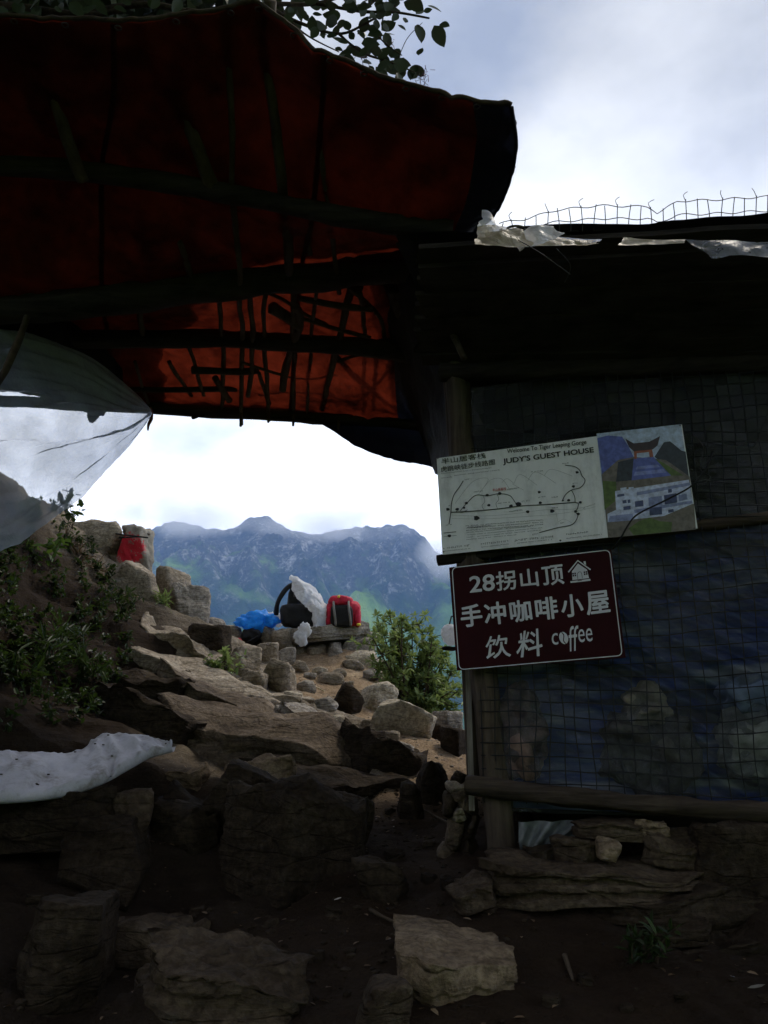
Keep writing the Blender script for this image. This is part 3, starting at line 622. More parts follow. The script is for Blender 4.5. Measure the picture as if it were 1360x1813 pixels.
for i, (px, py, w) in enumerate([(470, 1420, 16), (560, 1420, 14), (690, 1440, 12), (650, 1530, 14), (700, 1520, 18), (760, 1500, 14), (830, 1600, 14), (590, 1620, 16), (480, 1640, 14), (350, 1620, 18), (560, 1700, 20), (620, 1690, 12), (980, 1780, 20), (1040, 1740, 16), (1110, 1790, 14), (520, 1760, 14), (760, 1560, 16), (800, 1570, 20), (1210, 1770, 14), (60, 1600, 22), (130, 1610, 16)]):
    rock_px(px - w, py - w * .5, px + w, py + w * .3, RD, 340 + i, near_label(px, py, 'small half-sunk stone in the shaded earth', MARK_B), k=3, group='small stones in the shaded trail', yaw=g.uniform(-1, 1), name='loose_stone', cat='stone')

# ------------------------------------------------------------------ tarp canopy over the trail
canopy = thing('tarp_canopy', 'low orange tarp canopy on log beams and sticks roofing the trail', 'canopy', (-.4, 3.0, 2.1))
COL = 11
rows = [  # (depth, pixel x, pixel y) from the front edge to the back edge
    (2.20, [-260, 0, 130, 260, 400, 470, 560, 640, 740, 820, 905], [20, 30, 42, 40, 12, 10, 85, 120, 160, 180, 191]),
    (2.45, [-270, 0, 130, 260, 395, 465, 555, 640, 740, 825, 911], [150, 158, 165, 168, 150, 150, 188, 212, 238, 255, 278]),
    (2.80, [-280, -20, 110, 240, 375, 445, 540, 625, 715, 795, 872], [268, 275, 285, 300, 322, 333, 353, 373, 390, 395, 384]),
    (3.08, [-260, -10, 110, 240, 370, 440, 530, 610, 690, 760, 815], [400, 405, 405, 410, 415, 416, 420, 424, 428, 430, 420]),
    (3.40, [-220, 0, 110, 240, 365, 440, 520, 600, 670, 730, 790], [548, 535, 522, 508, 492, 484, 474, 468, 462, 456, 448]),
    (4.00, [-150, 40, 130, 240, 350, 430, 510, 580, 640, 690, 735], [585, 580, 578, 580, 586, 590, 596, 600, 604, 608, 612]),
    (4.90, [-60, 90, 170, 250, 335, 420, 500, 575, 640, 695, 745], [690, 700, 708, 716, 720, 726, 732, 738, 744, 748, 752])]
RC = np.array([[W(x, y, d) for x, y in zip(xs, ys)] for d, xs, ys in rows])
def canopy_surface(nu, nv):
    a = np.stack([catmull(RC[i], nu) for i in range(len(rows))]); return np.stack([catmull(a[:, j], nv) for j in range(nu)], 1)
TS = canopy_surface(150, 170)                   # [v(front->back), u(left->right)]
nrm = normals_grid(TS)
wr = 0.020 * fbm(TS * [2.4, 1.6, 1], 4) + 0.010 * fbm(TS * [9, 3, 3] + 7, 3) + 0.006 * fbm(TS * 16, 3) - 0.022 * np.maximum(0, .25 - np.abs(fbm(TS * [5, 1.6, 2] + 31, 2))) * 2 - 0.016 * np.maximum(0, .2 - np.abs(fbm(TS * [2.2, 6, 2] + 51, 2))) * 2
vv = np.linspace(0, 6, 170)
sag = -0.018 * np.abs(np.sin(vv * np.pi))[:, None] * np.ones((1, 150))
TS2 = TS + np.array([0, 0, 1.]) * (wr + sag + .004)[..., None]
NAVY = 137
mb = MB(); mb.grid(TS2[:, :NAVY + 1]); o = mb.build('tarp', M['tarp'], canopy); o['label'] = 'stained orange-red woven tarp'
mb = MB(); mb.grid(TS2[:, NAVY:]); o = mb.build('hem', M['tarp_navy'], canopy); o['label'] = 'dark navy side hem of the tarp'
# unseen cloth added over the front and left of the canopy, so that little light comes through there
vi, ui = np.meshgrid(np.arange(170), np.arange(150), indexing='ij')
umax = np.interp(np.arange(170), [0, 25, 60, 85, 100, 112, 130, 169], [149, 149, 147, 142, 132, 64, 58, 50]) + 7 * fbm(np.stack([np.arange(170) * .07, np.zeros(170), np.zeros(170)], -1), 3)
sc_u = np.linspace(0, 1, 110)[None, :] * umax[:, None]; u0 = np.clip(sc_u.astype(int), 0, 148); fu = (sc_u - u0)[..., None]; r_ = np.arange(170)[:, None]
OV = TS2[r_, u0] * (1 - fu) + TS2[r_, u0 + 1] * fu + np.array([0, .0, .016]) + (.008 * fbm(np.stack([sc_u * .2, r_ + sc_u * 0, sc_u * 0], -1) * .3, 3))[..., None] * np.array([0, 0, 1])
mb = MB(); mb.grid(OV[2:]); o = mb.build('added_shade_cloth', cloth_mat('dimming_cloth', (.03, .025, .022), .75, (.22, .19, .17), .85, 1.6), canopy); o['label'] = 'unseen dark cloth added over the tarp to dim it'
for k_ in range(13):                            # eyelets along the front edge
    P = TS2[2, 6 + 11 * k_]; th_ = np.linspace(0, 2 * np.pi, 9); mb = MB(); mb.tube(np.stack([P + .011 * np.array([math.cos(t), math.sin(t) * .9, 0]) - [0, 0, .004] for t in th_]), .003, 5, cap=False); mb.build('eyelet', M['wire'], canopy)
for u_ in (38, 92):                             # welded seams
    mb = MB(); a_ = TS2[:, u_] - [0, 0, .004]; mb.grid(np.stack([a_ - [.011, 0, 0], a_ - [0, 0, .004], a_ + [.011, 0, 0]])); mb.build('seam', M['tarp'], canopy)
# pale raw edge along the front and side
mb = MB(); mb.tube(TS2[0] + [0, -.004, .004], .008, 6, rough=.3); mb.build('edge_cord', M['stick'], canopy)
mb = MB(); mb.tube(TS2[:85, -1] + [.002, 0, 0], .007, 6); mb.build('edge_cord', M['tarp_navy'], canopy)
# rear hem: folded navy cloth that droops lower towards the hut
top_ = catmull([W(x, y - 16, 4.86) for x, y in ((235, 712), (330, 716), (430, 722), (520, 728), (600, 735), (680, 742), (745, 750), (790, 756))], 90)
bot_ = catmull([W(x, y, 4.80) for x, y in ((235, 716), (300, 728), (345, 737), (400, 730), (470, 741), (560, 748), (596, 768), (640, 795), (700, 815), (745, 822), (785, 832))], 90)
tt = np.linspace(0, 1, 14)[:, None, None]; G = top_[None] * (1 - tt) + bot_[None] * tt
G = G + np.array([0, 1, 0]) * (.06 * np.sin(tt * np.pi) * (1 + .5 * fbm(G * 4, 2)[..., None])) + .012 * normals_grid(G) * fbm(G * [14, 5, 5], 3)[..., None]
mb = MB(); mb.grid(G); o = mb.build('rear_hem', M['tarp_navy'], canopy); o['label'] = 'drooping navy hem along the back of the canopy'
# beams (logs) across the trail
def beam(pts, r, par=canopy, name='beam', mat='wood_dark', n=40, rough=.22, seed=1):
    P = catmull([W(*p) for p in pts], n); P += .012 * np.stack([fbm(P * 2 + seed, 2)] * 3, -1); m_ = MB(); m_.tube(P, r * (1 + .12 * fbm(P * 3 + seed * 2.0, 2)), 10, rough=rough, seed=seed)
    return m_.build(name, M[mat], par)
beam([(-290, 285, 2.8), (100, 300, 2.8), (380, 338, 2.8), (620, 385, 2.8), (800, 408, 2.8)], .042, seed=2)
beam([(-230, 562, 3.4), (100, 540, 3.4), (380, 508, 3.4), (620, 482, 3.38), (800, 462, 3.3)], .075, seed=3)
beam([(-150, 605, 4.0), (240, 600, 4.0), (430, 602, 4.0), (700, 620, 4.0), (800, 628, 4.0)], .052, seed=4)
beam([(-70, 706, 4.84), (250, 722, 4.84), (520, 738, 4.84), (700, 748, 4.84), (820, 760, 4.8)], .038, seed=5)
beam([(340, 655, 4.3), (420, 658, 4.3), (455, 656, 4.35)], .022, seed=6, n=12)
beam([(170, 690, 4.6), (300, 690, 4.6), (420, 688, 4.6)], .018, seed=6, n=12)
# sticks laid front to back, and loose branches pushed under the tarp
sticks = [([(398, 20, 2.22), (405, 160, 2.45), (412, 330, 2.78), (418, 430, 3.08), (426, 520, 3.42), (430, 620, 4.1), (427, 752, 4.95)], .013),
          ([(476, 0, 2.2), (480, 120, 2.4), (492, 260, 2.6), (500, 345, 2.78), (508, 420, 3.05), (516, 500, 3.42)], .022),
          ([(570, 235, 2.55), (572, 300, 2.65), (580, 380, 2.85), (590, 450, 3.2), (600, 520, 3.45)], .011),
          ([(315, 140, 2.45), (350, 260, 2.65), (378, 340, 2.8)], .03), ([(80, 140, 2.45), (120, 240, 2.6), (150, 320, 2.75)], .022),
          ([(520, 505, 3.45), (522, 560, 3.7), (519, 620, 4.1), (520, 740, 4.9)], .014),
          ([(470, 520, 3.5), (469, 620, 4.1), (476, 745, 4.92)], .012), ([(440, 515, 3.45), (446, 640, 4.2), (440, 700, 4.6)], .014),
          ([(622, 500, 3.45), (610, 560, 3.75), (590, 640, 4.2), (570, 725, 4.8)], .018), ([(640, 520, 3.5), (648, 600, 4.0), (655, 690, 4.6), (652, 720, 4.8)], .012),
          ([(500, 690, 4.55), (510, 640, 4.2), (530, 575, 3.8), (522, 540, 3.6)], .022), ([(670, 610, 4.05), (672, 660, 4.35), (670, 715, 4.75)], .012),
          ([(245, 505, 3.42), (247, 560, 3.75), (252, 600, 4.0)], .016), ([(590, 640, 4.2), (580, 690, 4.55), (574, 722, 4.8)], .013),
          ([(590, 630, 4.15), (650, 665, 4.4), (720, 712, 4.75)], .019), ([(528, 528, 3.55), (600, 540, 3.6), (660, 548, 3.65)], .016),
          ([(525, 560, 3.75), (590, 580, 3.85), (655, 598, 3.95)], .012), ([(380, 670, 4.4), (410, 708, 4.75)], .02), ([(460, 660, 4.35), (478, 715, 4.75)], .012),
          ([(560, 505, 3.45), (600, 500, 3.45), (640, 512, 3.5)], .02), ([(300, 640, 4.3), (340, 700, 4.7)], .012), ([(480, 545, 3.6), (530, 575, 3.8)], .03),
          ([(320, 430, 3.1), (345, 500, 3.4)], .014), ([(540, 400, 3.0), (548, 450, 3.2)], .012), ([(240, 640, 4.3), (265, 720, 4.85)], .01), ([(690, 640, 4.2), (715, 690, 4.6), (742, 745, 4.9)], .016)]
sticks += [([(455, 512, 3.45), (500, 530, 3.55), (560, 566, 3.8), (625, 590, 3.95)], .010), ([(560, 512, 3.45), (552, 600, 4.0), (545, 735, 4.86)], .010), ([(600, 640, 4.2), (640, 628, 4.12), (690, 636, 4.15)], .009), ([(430, 640, 4.2), (520, 668, 4.4), (600, 660, 4.35)], .009),
           ([(640, 700, 4.68), (688, 655, 4.3), (700, 620, 4.08)], .011), ([(390, 520, 3.5), (395, 600, 4.0), (392, 722, 4.8)], .013), ([(620, 505, 3.45), (668, 560, 3.75), (682, 604, 4.0)], .012), ([(330, 600, 4.0), (360, 700, 4.65)], .012), ([(455, 700, 4.66), (540, 690, 4.58), (640, 704, 4.68)], .008)]
for i, (pts, r) in enumerate(sticks): beam(pts, r, name='stick', mat='stick', n=22, rough=.3, seed=10 + i)
# ends, knots and rag ties hanging from the rear hem
for i, (px, py, l) in enumerate([(427, 735, 20), (476, 738, 10), (520, 742, 12), (600, 752, 8)]):
    mb = MB(); mb.tube([W(px, py - 8, 4.78), W(px - 1, py + l, 4.78)], [.012, .008], 6); mb.build('stick_end', M['stick'], canopy)
for i, (px, py, s) in enumerate([(345, 737, 14), (360, 735, 9), (590, 750, 7), (560, 748, 6)]):
    v, f = rock_verts((s * .0036, .02, s * .003), 900 + i, 2); mesh('rag_knot', v + W(px, py, 4.75), f, M['black_cloth'], canopy)
mb = MB(); mb.tube(catmull([W(266, 722, 4.3), W(268, 740, 4.3), W(263, 752, 4.3), W(262, 762, 4.3)], 9), [.008, .012, .012, .011, .010, .009, .007, .006, .004], 6)
o = mb.build('strap', simple('red_brown_strap', (.2, .05, .03), .7), canopy); o['label'] = 'short reddish strap dangling from the corner'
# dark sheet hung on the left side below the canopy
a_ = catmull([W(-120, 560, 3.6), W(0, 545, 3.7), (W(120, 560, 3.9)), W(215, 640, 4.4)], 40); b_ = catmull([W(-120, 655, 3.8), W(60, 700, 3.9), W(140, 722, 4.1), W(225, 720, 4.5)], 40)
G = a_[None] * (1 - tt) + b_[None] * tt; G = G + .03 * normals_grid(G) * fbm(G * 5, 3)[..., None]
mb = MB(); mb.grid(G); o = mb.build('side_flap', M['black_cloth'], canopy); o['label'] = 'black side flap on the left'

# ------------------------------------------------------------------ hanging milky plastic sheet at the left
T_ = [(267, 724), (235, 690), (160, 628), (70, 588), (0, 572), (-110, 552)]
B_ = [(268, 731), (222, 795), (150, 868), (78, 928), (0, 968), (-110, 1010)]
dep = [4.28, 4.1, 3.85, 3.62, 3.45, 3.2]
ta = catmull([W(x, y, d) for (x, y), d in zip(T_, dep)], 90); ba = catmull([W(x, y, d - .12) for (x, y), d in zip(B_, dep)], 90)
b = np.linspace(0, 1, 70)[:, None]; a = np.linspace(0, 1, 90)[None, :]
G = ta[None] * (1 - b[..., None]) + ba[None] * b[..., None]
ply = .05 * np.sin(b * 21 + 2.2 * a + .6 * np.sin(a * 5)) * a ** .7 * .5 + .13 * np.exp(-((b - .58 - .03 * np.sin(a * 6)) / .045) ** 2) * a ** .6 + .03 * fbm(np.stack(np.broadcast_arrays(a * 2, b * 8, a * 0), -1), 3) + .075 * (1 - 2 * np.abs(fbm(np.stack(np.broadcast_arrays(a * 1.3 + 4, b * 9, a * 0), -1), 3))) * a ** .5 + .008 * fbm(G * 14, 3)
bulge = -.22 * np.sin(b * np.pi) * a
G = G + np.array([0, 1, 0]) * (ply + bulge)[..., None]
mb = MB(); mb.grid(G)
tag(mb.build('plastic_sheet', M['film_hang'], loc=tuple(ta[0])), 'billowing milky plastic sheet tied to the canopy corner at the left', 'plastic sheet')
# dark bag hanging behind it, and branches leaning against it
bag = thing('hanging_bag', 'dark bag hanging behind the milky plastic sheet', 'bag', tuple(W(165, 700, 4.5)))
v, f = rock_verts((.2, .12, .3), 950, 3, planes=5, beds=0); mesh('pouch', v + W(165, 690, 4.5), f, M['black_cloth'], bag)
mb = MB(); mb.tube(catmull([W(150, 660, 4.5), W(160, 620, 4.45), W(180, 655, 4.5)], 10), .01, 6); mb.build('strap', M['black_cloth'], bag)
v, f = rock_verts((.07, .06, .08), 951, 2, planes=5, beds=0); mesh('bottle', v + W(165, 737, 4.45), f, M['black_cloth'], bag)
mb = MB(); mb.tube(catmull([W(-30, 720, 3.2), W(12, 650, 3.28), W(40, 585, 3.35), (W(55, 540, 3.4))], 14), .016, 8, rough=.3)
tag(mb.build('prop_branch', M['stick'], loc=tuple(W(-30, 720, 3.2))), 'bare slanting branch propping the plastic at the left edge', 'branch')

# ------------------------------------------------------------------ white sheet over a ledge, lower left
bk = catmull([W(x, y, d) for x, y, d in ((-90, 1318, 3.15), (0, 1330, 3.2), (60, 1337, 3.25), (110, 1340, 3.3), (150, 1326, 3.36), (168, 1308, 3.42), (205, 1301, 3.46), (255, 1309, 3.46), (302, 1315, 3.42))], 80)
ft = catmull([W(x, y, d) for x, y, d in ((-90, 1414, 2.8), (0, 1410, 2.82), (60, 1406, 2.86), (120, 1396, 2.92), (180, 1376, 3.02), (225, 1352, 3.14), (262, 1332, 3.26), (290, 1324, 3.34), (305, 1320, 3.4))], 80)
cv = np.linspace(0, 1, 26)[:, None, None]
G = bk[None] * (1 - cv) + ft[None] * cv
G = G + np.array([0, 0, 1.]) * (.035 * np.sin(np.pi * cv ** .8) * (1 - np.linspace(0, 1, 80)[None, :, None] ** 3))
s_ = np.linspace(0, 1, 80)[None, :]; c_ = np.linspace(0, 1, 26)[:, None]
G[..., 2] += .016 * np.sin(s_ * 40 + 5 * c_ + 3 * np.sin(s_ * 9)) * (.4 + .6 * c_) * .55 + .012 * fbm(np.stack(np.broadcast_arrays(s_ * 14, c_ * 3, s_ * 0), -1), 3)
G = G + np.array([0, -.2, 1.]) * (.014 * (1 - 2.2 * np.abs(fbm(np.stack(np.broadcast_arrays(s_ * 9 + c_ * 2.5, c_ * 1.1, s_ * 0), -1), 2))) * (.35 + .65 * c_))[..., None]
und = [ft + np.array([0, .5 * r * (1 - math.cos(t)) * 0 + r * (1 - math.cos(t)) - r * math.sin(t) * .35, -r * math.sin(t) * 1.1]) for r, t in ((.018, .6), (.02, 1.2), (.024, 1.7), (.028, 2.3), (.03, 3.0))]
G = np.concatenate([G, np.stack(und)], 0)
mb = MB(); mb.grid(G)
M['white_sheet'] = stained('grubby_white_sheet')
tag(mb.build('white_sheet', M['white_sheet'], loc=tuple(ft[40])), 'dirty white sheet draped over the stone ledge at the lower left', 'sheet')
mb = MB()
for q in np.random.default_rng(3).uniform(0, 1, (10, 2)):
    P = G[int(q[0] * 22) + 2, int(q[1] * 76) + 2]; mb.box(P + [0, 0, .004], (.008, .006, .004))
tag(mb.build('dirt_crumbs', M['bark'], smooth_=False), 'dark dirt crumbs on the white sheet', 'dirt', kind='stuff')
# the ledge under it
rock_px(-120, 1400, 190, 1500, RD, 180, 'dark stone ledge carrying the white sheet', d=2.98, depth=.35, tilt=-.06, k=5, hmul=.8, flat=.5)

# ------------------------------------------------------------------ coffee hut
YAW = .30
HX = np.array([math.cos(YAW), -math.sin(YAW), 0]); HN = np.array([-math.sin(YAW), -math.cos(YAW), 0])   # along the wall, and out towards the trail
WP = np.array([.66, 2.90, 0])                   # a point of the wall plane
def wall(px, py, off=0.0):
    """point of the hut's front wall plane (moved out by off) seen through a photograph pixel"""
    r = ray(px, py); P0 = WP + HN * off; return r * (P0 @ HN) / (r @ HN)
def wp(s, z, off=0.0): return WP + HX * s + HN * off + np.array([0, 0, z])
hut = thing('coffee_hut', 'makeshift timber coffee hut walled with plastic film and wire mesh', 'hut', (.66, 2.9, -.45))
def log(pts, r, name, mat='wood_x', n=36, rough=.2, seed=0, sides=12):
    P = catmull(pts, n); m_ = MB(); m_.tube(P, r * (1 + .1 * fbm(P * 3.3 + seed, 2)), sides, rough=rough, seed=seed); return m_.build(name, M[mat], hut)
# corner post and the shorter post beside it
log([wall(893, 1545, -.02), wall(868, 1300, -.03), wall(838, 1000, -.03), wall(812, 700, -.03), wall(795, 420, -.03)], .052, 'corner_post', 'wood_v', seed=1, rough=.14)
log([wall(842, 1400, -.10), wall(832, 1200, -.10), wall(815, 900, -.10), wall(790, 600, -.10)], .03, 'post', 'wood_v', seed=2, rough=.14)
log([wall(1420, 1560, -.06), wall(1420, 420, -.06)], .05, 'post', 'wood_v', seed=3)
# ground beam and mid rail
log([wall(826, 1388, .045), wall(900, 1398, .05), wall(1050, 1416, .055), wall(1200, 1428, .055), wall(1420, 1440, .05)], .031, 'sill_log', rough=.35, seed=4)
log([wall(1060, 952, .0), wall(1200, 935, .0), wall(1420, 910, .0)], .022, 'rail', rough=.2, seed=5)
log([wall(775, 992, -.0), wall(900, 975, -.0), wall(1090, 952, -.0)], .022, 'rail', 'wood_dark', rough=.2, seed=6)
log([wall(780, 660, .0), wall(1000, 655, .0), wall(1420, 640, .0)], .04, 'wall_plate', 'wood_dark', rough=.2, seed=7)
# eave: boards laid lengthwise, seen from below
g = np.random.default_rng(21)
for k in range(9):
    t0, t1 = k / 9, (k + 1) / 9 - .006
    def ev(px, t, k=k):
        a_, b_ = wall(px, 648, .0), W(px, 436 - (px - 840) * .06, 2.28 - (px - 1100) * .00035)
        return a_ * (1 - t) + b_ * t
    L0, L1 = ev(742 + g.uniform(-12, 12), t0), ev(1460, t0); F0, F1 = ev(742 + g.uniform(-12, 12), t1), ev(1460, t1)
    dz = np.array([0, 0, g.uniform(-.006, .010)])
    n_ = 16; uu = np.linspace(0, 1, n_)[:, None]
    A0 = L0 * (1 - uu) + L1 * uu + dz; A1 = F0 * (1 - uu) + F1 * uu + dz
    wob = .006 * fbm(A0 * 3 + k, 2)[:, None] * np.array([0, 0, 1]); th_ = np.array([0, 0, .018])
    mb = MB(); mb.grid(np.stack([A0 + wob, A1 + wob, A1 + wob + th_, A0 + wob + th_, A0 + wob])); mb.build('eave_board', M['wood_dark'], hut, smooth_=False)
# roof above the boards, running back over the hut
def rf(px, t): 
    a_ = W(px, 436 - (px - 840) * .06, 2.30 - (px - 1100) * .00035) + np.array([0, 0, .03]); return a_ + np.array([.29, .95, -.02]) * t
us_ = np.linspace(700, 1500, 40); G = np.stack([np.stack([rf(p, t) for p in us_]) for t in np.linspace(0, 2.6, 30)])
G[..., 2] += .02 * fbm(G * 3, 3); 
mb = MB(); mb.grid(G); mb.grid(G + [0, 0, .03]); o = mb.build('roof_sheet', M['black_cloth'], hut)
# side wall planks (seen edge-on, lit from the gorge)
for k in range(8):
    t = k / 8; base = np.array([.325 + .115 * t, 3.12 + 1.25 * t, 0]); dv = np.array([.09, 1.0, 0]) / 1.004
    R = np.stack([dv, np.array([1.0, -.09, 0]), np.array([0, 0, 1])], 1); h = 1.75 + g.uniform(-.03, .03)
    mb = MB(); mb.box(base + [0, 0, -.30 + .03 * k + h / 2 + g.uniform(-.03, .03)], (.145, .02, h), R); mb.build('side_plank', M['wood_grey'], hut, smooth_=False)
# gable side above, under the canopy: dark boards and a brace
for k in range(6):
    P0 = np.array([.30 + .02 * k, 3.05, 1.25 + .13 * k]); P1 = np.array([.42 - .01 * k, 5.0, 1.15 + .13 * k])
    c = (P0 + P1) / 2; dv = (P1 - P0) / np.linalg.norm(P1 - P0); R = np.stack([dv, np.cross([0, 0, 1], dv), [0, 0, 1]], 1); R[:, 2] = np.cross(R[:, 0], R[:, 1])
    mb = MB(); mb.box(c, (2.0, .022, .125), R); mb.build('gable_board', M['wood_dark'], hut, smooth_=False)
q = np.linspace(0, 1, 30); A_ = np.linspace(0, 1, 20)
G = np.stack([catmull([W(662, 488, 3.55), W(686, 590, 4.0), W(735, 742, 4.72), W(770, 836, 4.75)], 30) * (1 - a) + catmull([W(800, 420, 3.0), W(800, 600, 3.1), W(800, 760, 3.2), W(800, 850, 3.25)], 30) * a for a in A_])
G = G + .03 * fbm(G * 5, 3)[..., None] * np.array([1, .3, 0]); mb = MB(); mb.grid(G); mb.build('gable_sheet', M['black_cloth'], hut)
log([W(700, 505, 3.5), W(735, 620, 4.0), W(752, 752, 4.7)], .05, 'gable_rafter', 'wood_dark', seed=8)
log([W(768, 540, 2.9), W(800, 590, 2.85), W(822, 635, 2.82)], .014, 'brace', 'stick', seed=9, n=14)
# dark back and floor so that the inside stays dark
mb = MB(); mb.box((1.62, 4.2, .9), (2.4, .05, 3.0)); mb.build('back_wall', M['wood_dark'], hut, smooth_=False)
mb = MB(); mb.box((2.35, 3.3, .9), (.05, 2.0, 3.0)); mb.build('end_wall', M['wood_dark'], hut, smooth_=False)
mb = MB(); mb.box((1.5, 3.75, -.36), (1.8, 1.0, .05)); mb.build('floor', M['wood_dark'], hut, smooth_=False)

# things stored behind the film: blue tarp, sacks
def blue_mat():
    m, N, L = new_mat('blue_striped_tarp'); v = mapped(N, L, (3, 3, 3), (0, 0, 0)); v2 = mapped(N, L, (1.2, 1.2, 9), (0, math.radians(-33), 0))
    a = noise(N, L, v2, 1.5, 4, .5, .2); b = noise(N, L, v, .9, 3, .5)
    r = ramp(N, [(.36, (.008, .014, .05)), (.49, (.022, .055, .24)), (.57, (.11, .15, .27)), (.68, (.42, .43, .46))]); L.new(a.outputs[0], r.inputs[0])
    gr = ramp(N, [(.6, (0, 0, 0)), (.72, (.7, .7, .7))]); L.new(b.outputs[0], gr.inputs[0])
    col = mixc(N, L, gr.outputs[0], r.outputs[0], (.06, .13, .05))
    out(N, L, principled(N, L, col, .4, bump(N, L, a.outputs[0], .6, .03), .4)); return m
M['blue_tarp'] = blue_mat()
S, Zz = np.meshgrid(np.linspace(-.30, .95, 120), np.linspace(-.3, .75, 110), indexing='ij')
fold = .022 * np.sin((Zz + .62 * S) * 62 + 2.2 * fbm(np.stack([S * 2, Zz * 2, S * 0], -1), 2)) * smooth(-.1, .4, S + .4 * Zz) + .03 * fbm(np.stack([S * 3, Zz * 3, S * 0], -1), 3)
G = WP + HX * S[..., None] + HN * (-.14 + fold)[..., None] + np.array([0, 0, 1]) * Zz[..., None]
mb = MB(); mb.grid(G); tag(mb.build('blue_tarp', M['blue_tarp'], loc=tuple(WP + HN * -.14)), 'crumpled blue tarp hanging behind the hut film', 'tarp')
def sack(px0, py0, px1, py1, mat, label, seed, name='sack'):
    c = wall((px0 + px1) / 2, (py0 + py1) / 2, -.075); s = axial(c) / FPX
    v, f = ico(4); d = v; e = .75
    p = np.sign(d) * np.abs(d) ** e * np.array([(px1 - px0) * s / 2, .06, (py1 - py0) * s / 2]); p = p * (1 + .28 * fbm(d * 1.5 + seed * 5.1, 2))[:, None] + d * (.03 * fbm(p * 11 + seed, 4) + .03 * (.3 - np.abs(fbm(p * 14 + seed, 3))))[:, None]
    p = p @ rotz(-YAW).T
    tag(mesh(name, p + c, f, mat, loc=tuple(c)), label, 'sack' if name == 'sack' else 'carton')
sack(1070, 1262, 1225, 1395, simple('grey_sack', (.05, .047, .044), .5, .3, .6, 16, .02), 'lumpy grey sack behind the film in the lower middle of the hut wall', 1)
sack(1112, 1220, 1180, 1280, simple('tan_sack', (.19, .165, .13), .5, .3, .5, 16, .02), 'small tan bundle resting on the grey sack behind the film', 2)
sack(1275, 1262, 1400, 1380, simple('pale_sack', (.15, .16, .15), .5, .3, .5, 14, .02), 'pale sack behind the film at the right edge of the hut', 3)
sack(882, 1225, 965, 1375, simple('pinkish_sack', (.14, .09, .075), .5, .3, .7, 14, .02), 'pale reddish bag behind the film next to the corner post', 4)
sack(1280, 1195, 1370, 1260, simple('light_blue_sack', (.12, .16, .24), .5, .3, .3, 9, .01), 'light blue bundle on top of the pale sack', 5)
# film and wire mesh
S, Zz = np.meshgrid(np.linspace(-.32, 1.05, 150), np.linspace(-.30, 1.33, 150), indexing='ij')
wr = .012 * fbm(np.stack([S * 3, Zz * 3, S * 0], -1), 4) + .005 * np.sin((Zz + .7 * S) * 70) * smooth(-.2, .3, fbm(np.stack([S * 2, Zz * 2, S * 0 + 4], -1), 2))
G = WP + HX * S[..., None] + HN * (-.012 + wr)[..., None] + np.array([0, 0, 1]) * Zz[..., None]
mb = MB(); mb.grid(G); o = mb.build('plastic_film', M['film_wall'], hut); o['label'] = 'wrinkled clear plastic film'
mb = MB(); sp_ = .0475
for s in np.arange(-.31, 1.05, sp_):
    z = np.linspace(-.27, 1.32, 46); P = np.stack([wp(s + .014 * x1, z1, .018 + .009 * x2) for z1, x1, x2 in zip(z, fbm(np.stack([z * 0 + s * 9, z * 3, z * 0], -1), 2), fbm(np.stack([z * 0 + s * 5, z * 4, z * 0 + 5], -1), 2))])
    mb.tube(P, .0019, 4, cap=False)
for z in np.arange(-.26, 1.32, sp_):
    s = np.linspace(-.32, 1.05, 46); P = np.stack([wp(s1, z + .016 * x1 - .012 * math.sin(s1 * 5 + z * 3), .020 + .009 * x2) for s1, x1, x2 in zip(s, fbm(np.stack([s * 3, s * 0 + z * 9, s * 0], -1), 2), fbm(np.stack([s * 4, s * 0 + z * 5, s * 0 + 5], -1), 2))])
    mb.tube(P, .0019, 4, cap=False)
o = mb.build('wire_mesh', M['dark_wire'], hut); o['label'] = 'square wire mesh over the film'; o['kind'] = 'stuff'
# roof edge: log, crumpled plastic, wire mesh standing up
log([W(985, 428, 2.55), W(1100, 424, 2.5), W(1230, 416, 2.45), W(1440, 402, 2.4)], .026, 'roof_log', 'wood_dark', rough=.3, seed=12)
def crumple(pts_t, pts_b, mat, name, par, seed, amp=.03, n=60, k=14, label=None):
    a_, b_ = catmull([W(*p) for p in pts_t], n), catmull([W(*p) for p in pts_b], n); t_ = np.linspace(0, 1, k)[:, None, None]; G = a_[None] * (1 - t_) + b_[None] * t_
    G = G + amp * np.stack([fbm(G * 9 + seed, 3), fbm(G * 9 + seed + 9, 3), fbm(G * 12 + seed + 20, 3) * .6], -1) * np.sin(np.pi * np.clip(t_, .08, .92))
    m_ = MB(); m_.grid(G); o = m_.build(name, mat, par)
    if label: o['label'] = label
    return o
crumple([(846, 402, 2.3), (880, 400, 2.3), (940, 408, 2.28), (1010, 424, 2.26), (1060, 424, 2.25)], [(842, 432, 2.2), (880, 436, 2.2), (940, 436, 2.2), (1010, 434, 2.2), (1062, 430, 2.2)], M['film_tan'], 'plastic_edge', hut, 1, .025, label='yellowed plastic bunched along the roof edge')
crumple([(854, 372, 2.4), (866, 374, 2.4), (880, 398, 2.36)], [(846, 415, 2.3), (864, 420, 2.3), (890, 428, 2.28)], M['film_white'], 'plastic_tuft', hut, 2, .03, 30, 16, 'white plastic tuft below the canopy corner')
crumple([(905, 428, 2.27), (940, 402, 2.25), (980, 400, 2.25)], [(930, 436, 2.2), (955, 432, 2.2), (1000, 412, 2.22)], M['film_white'], 'plastic_tuft', hut, 3, .03, 30, 12)
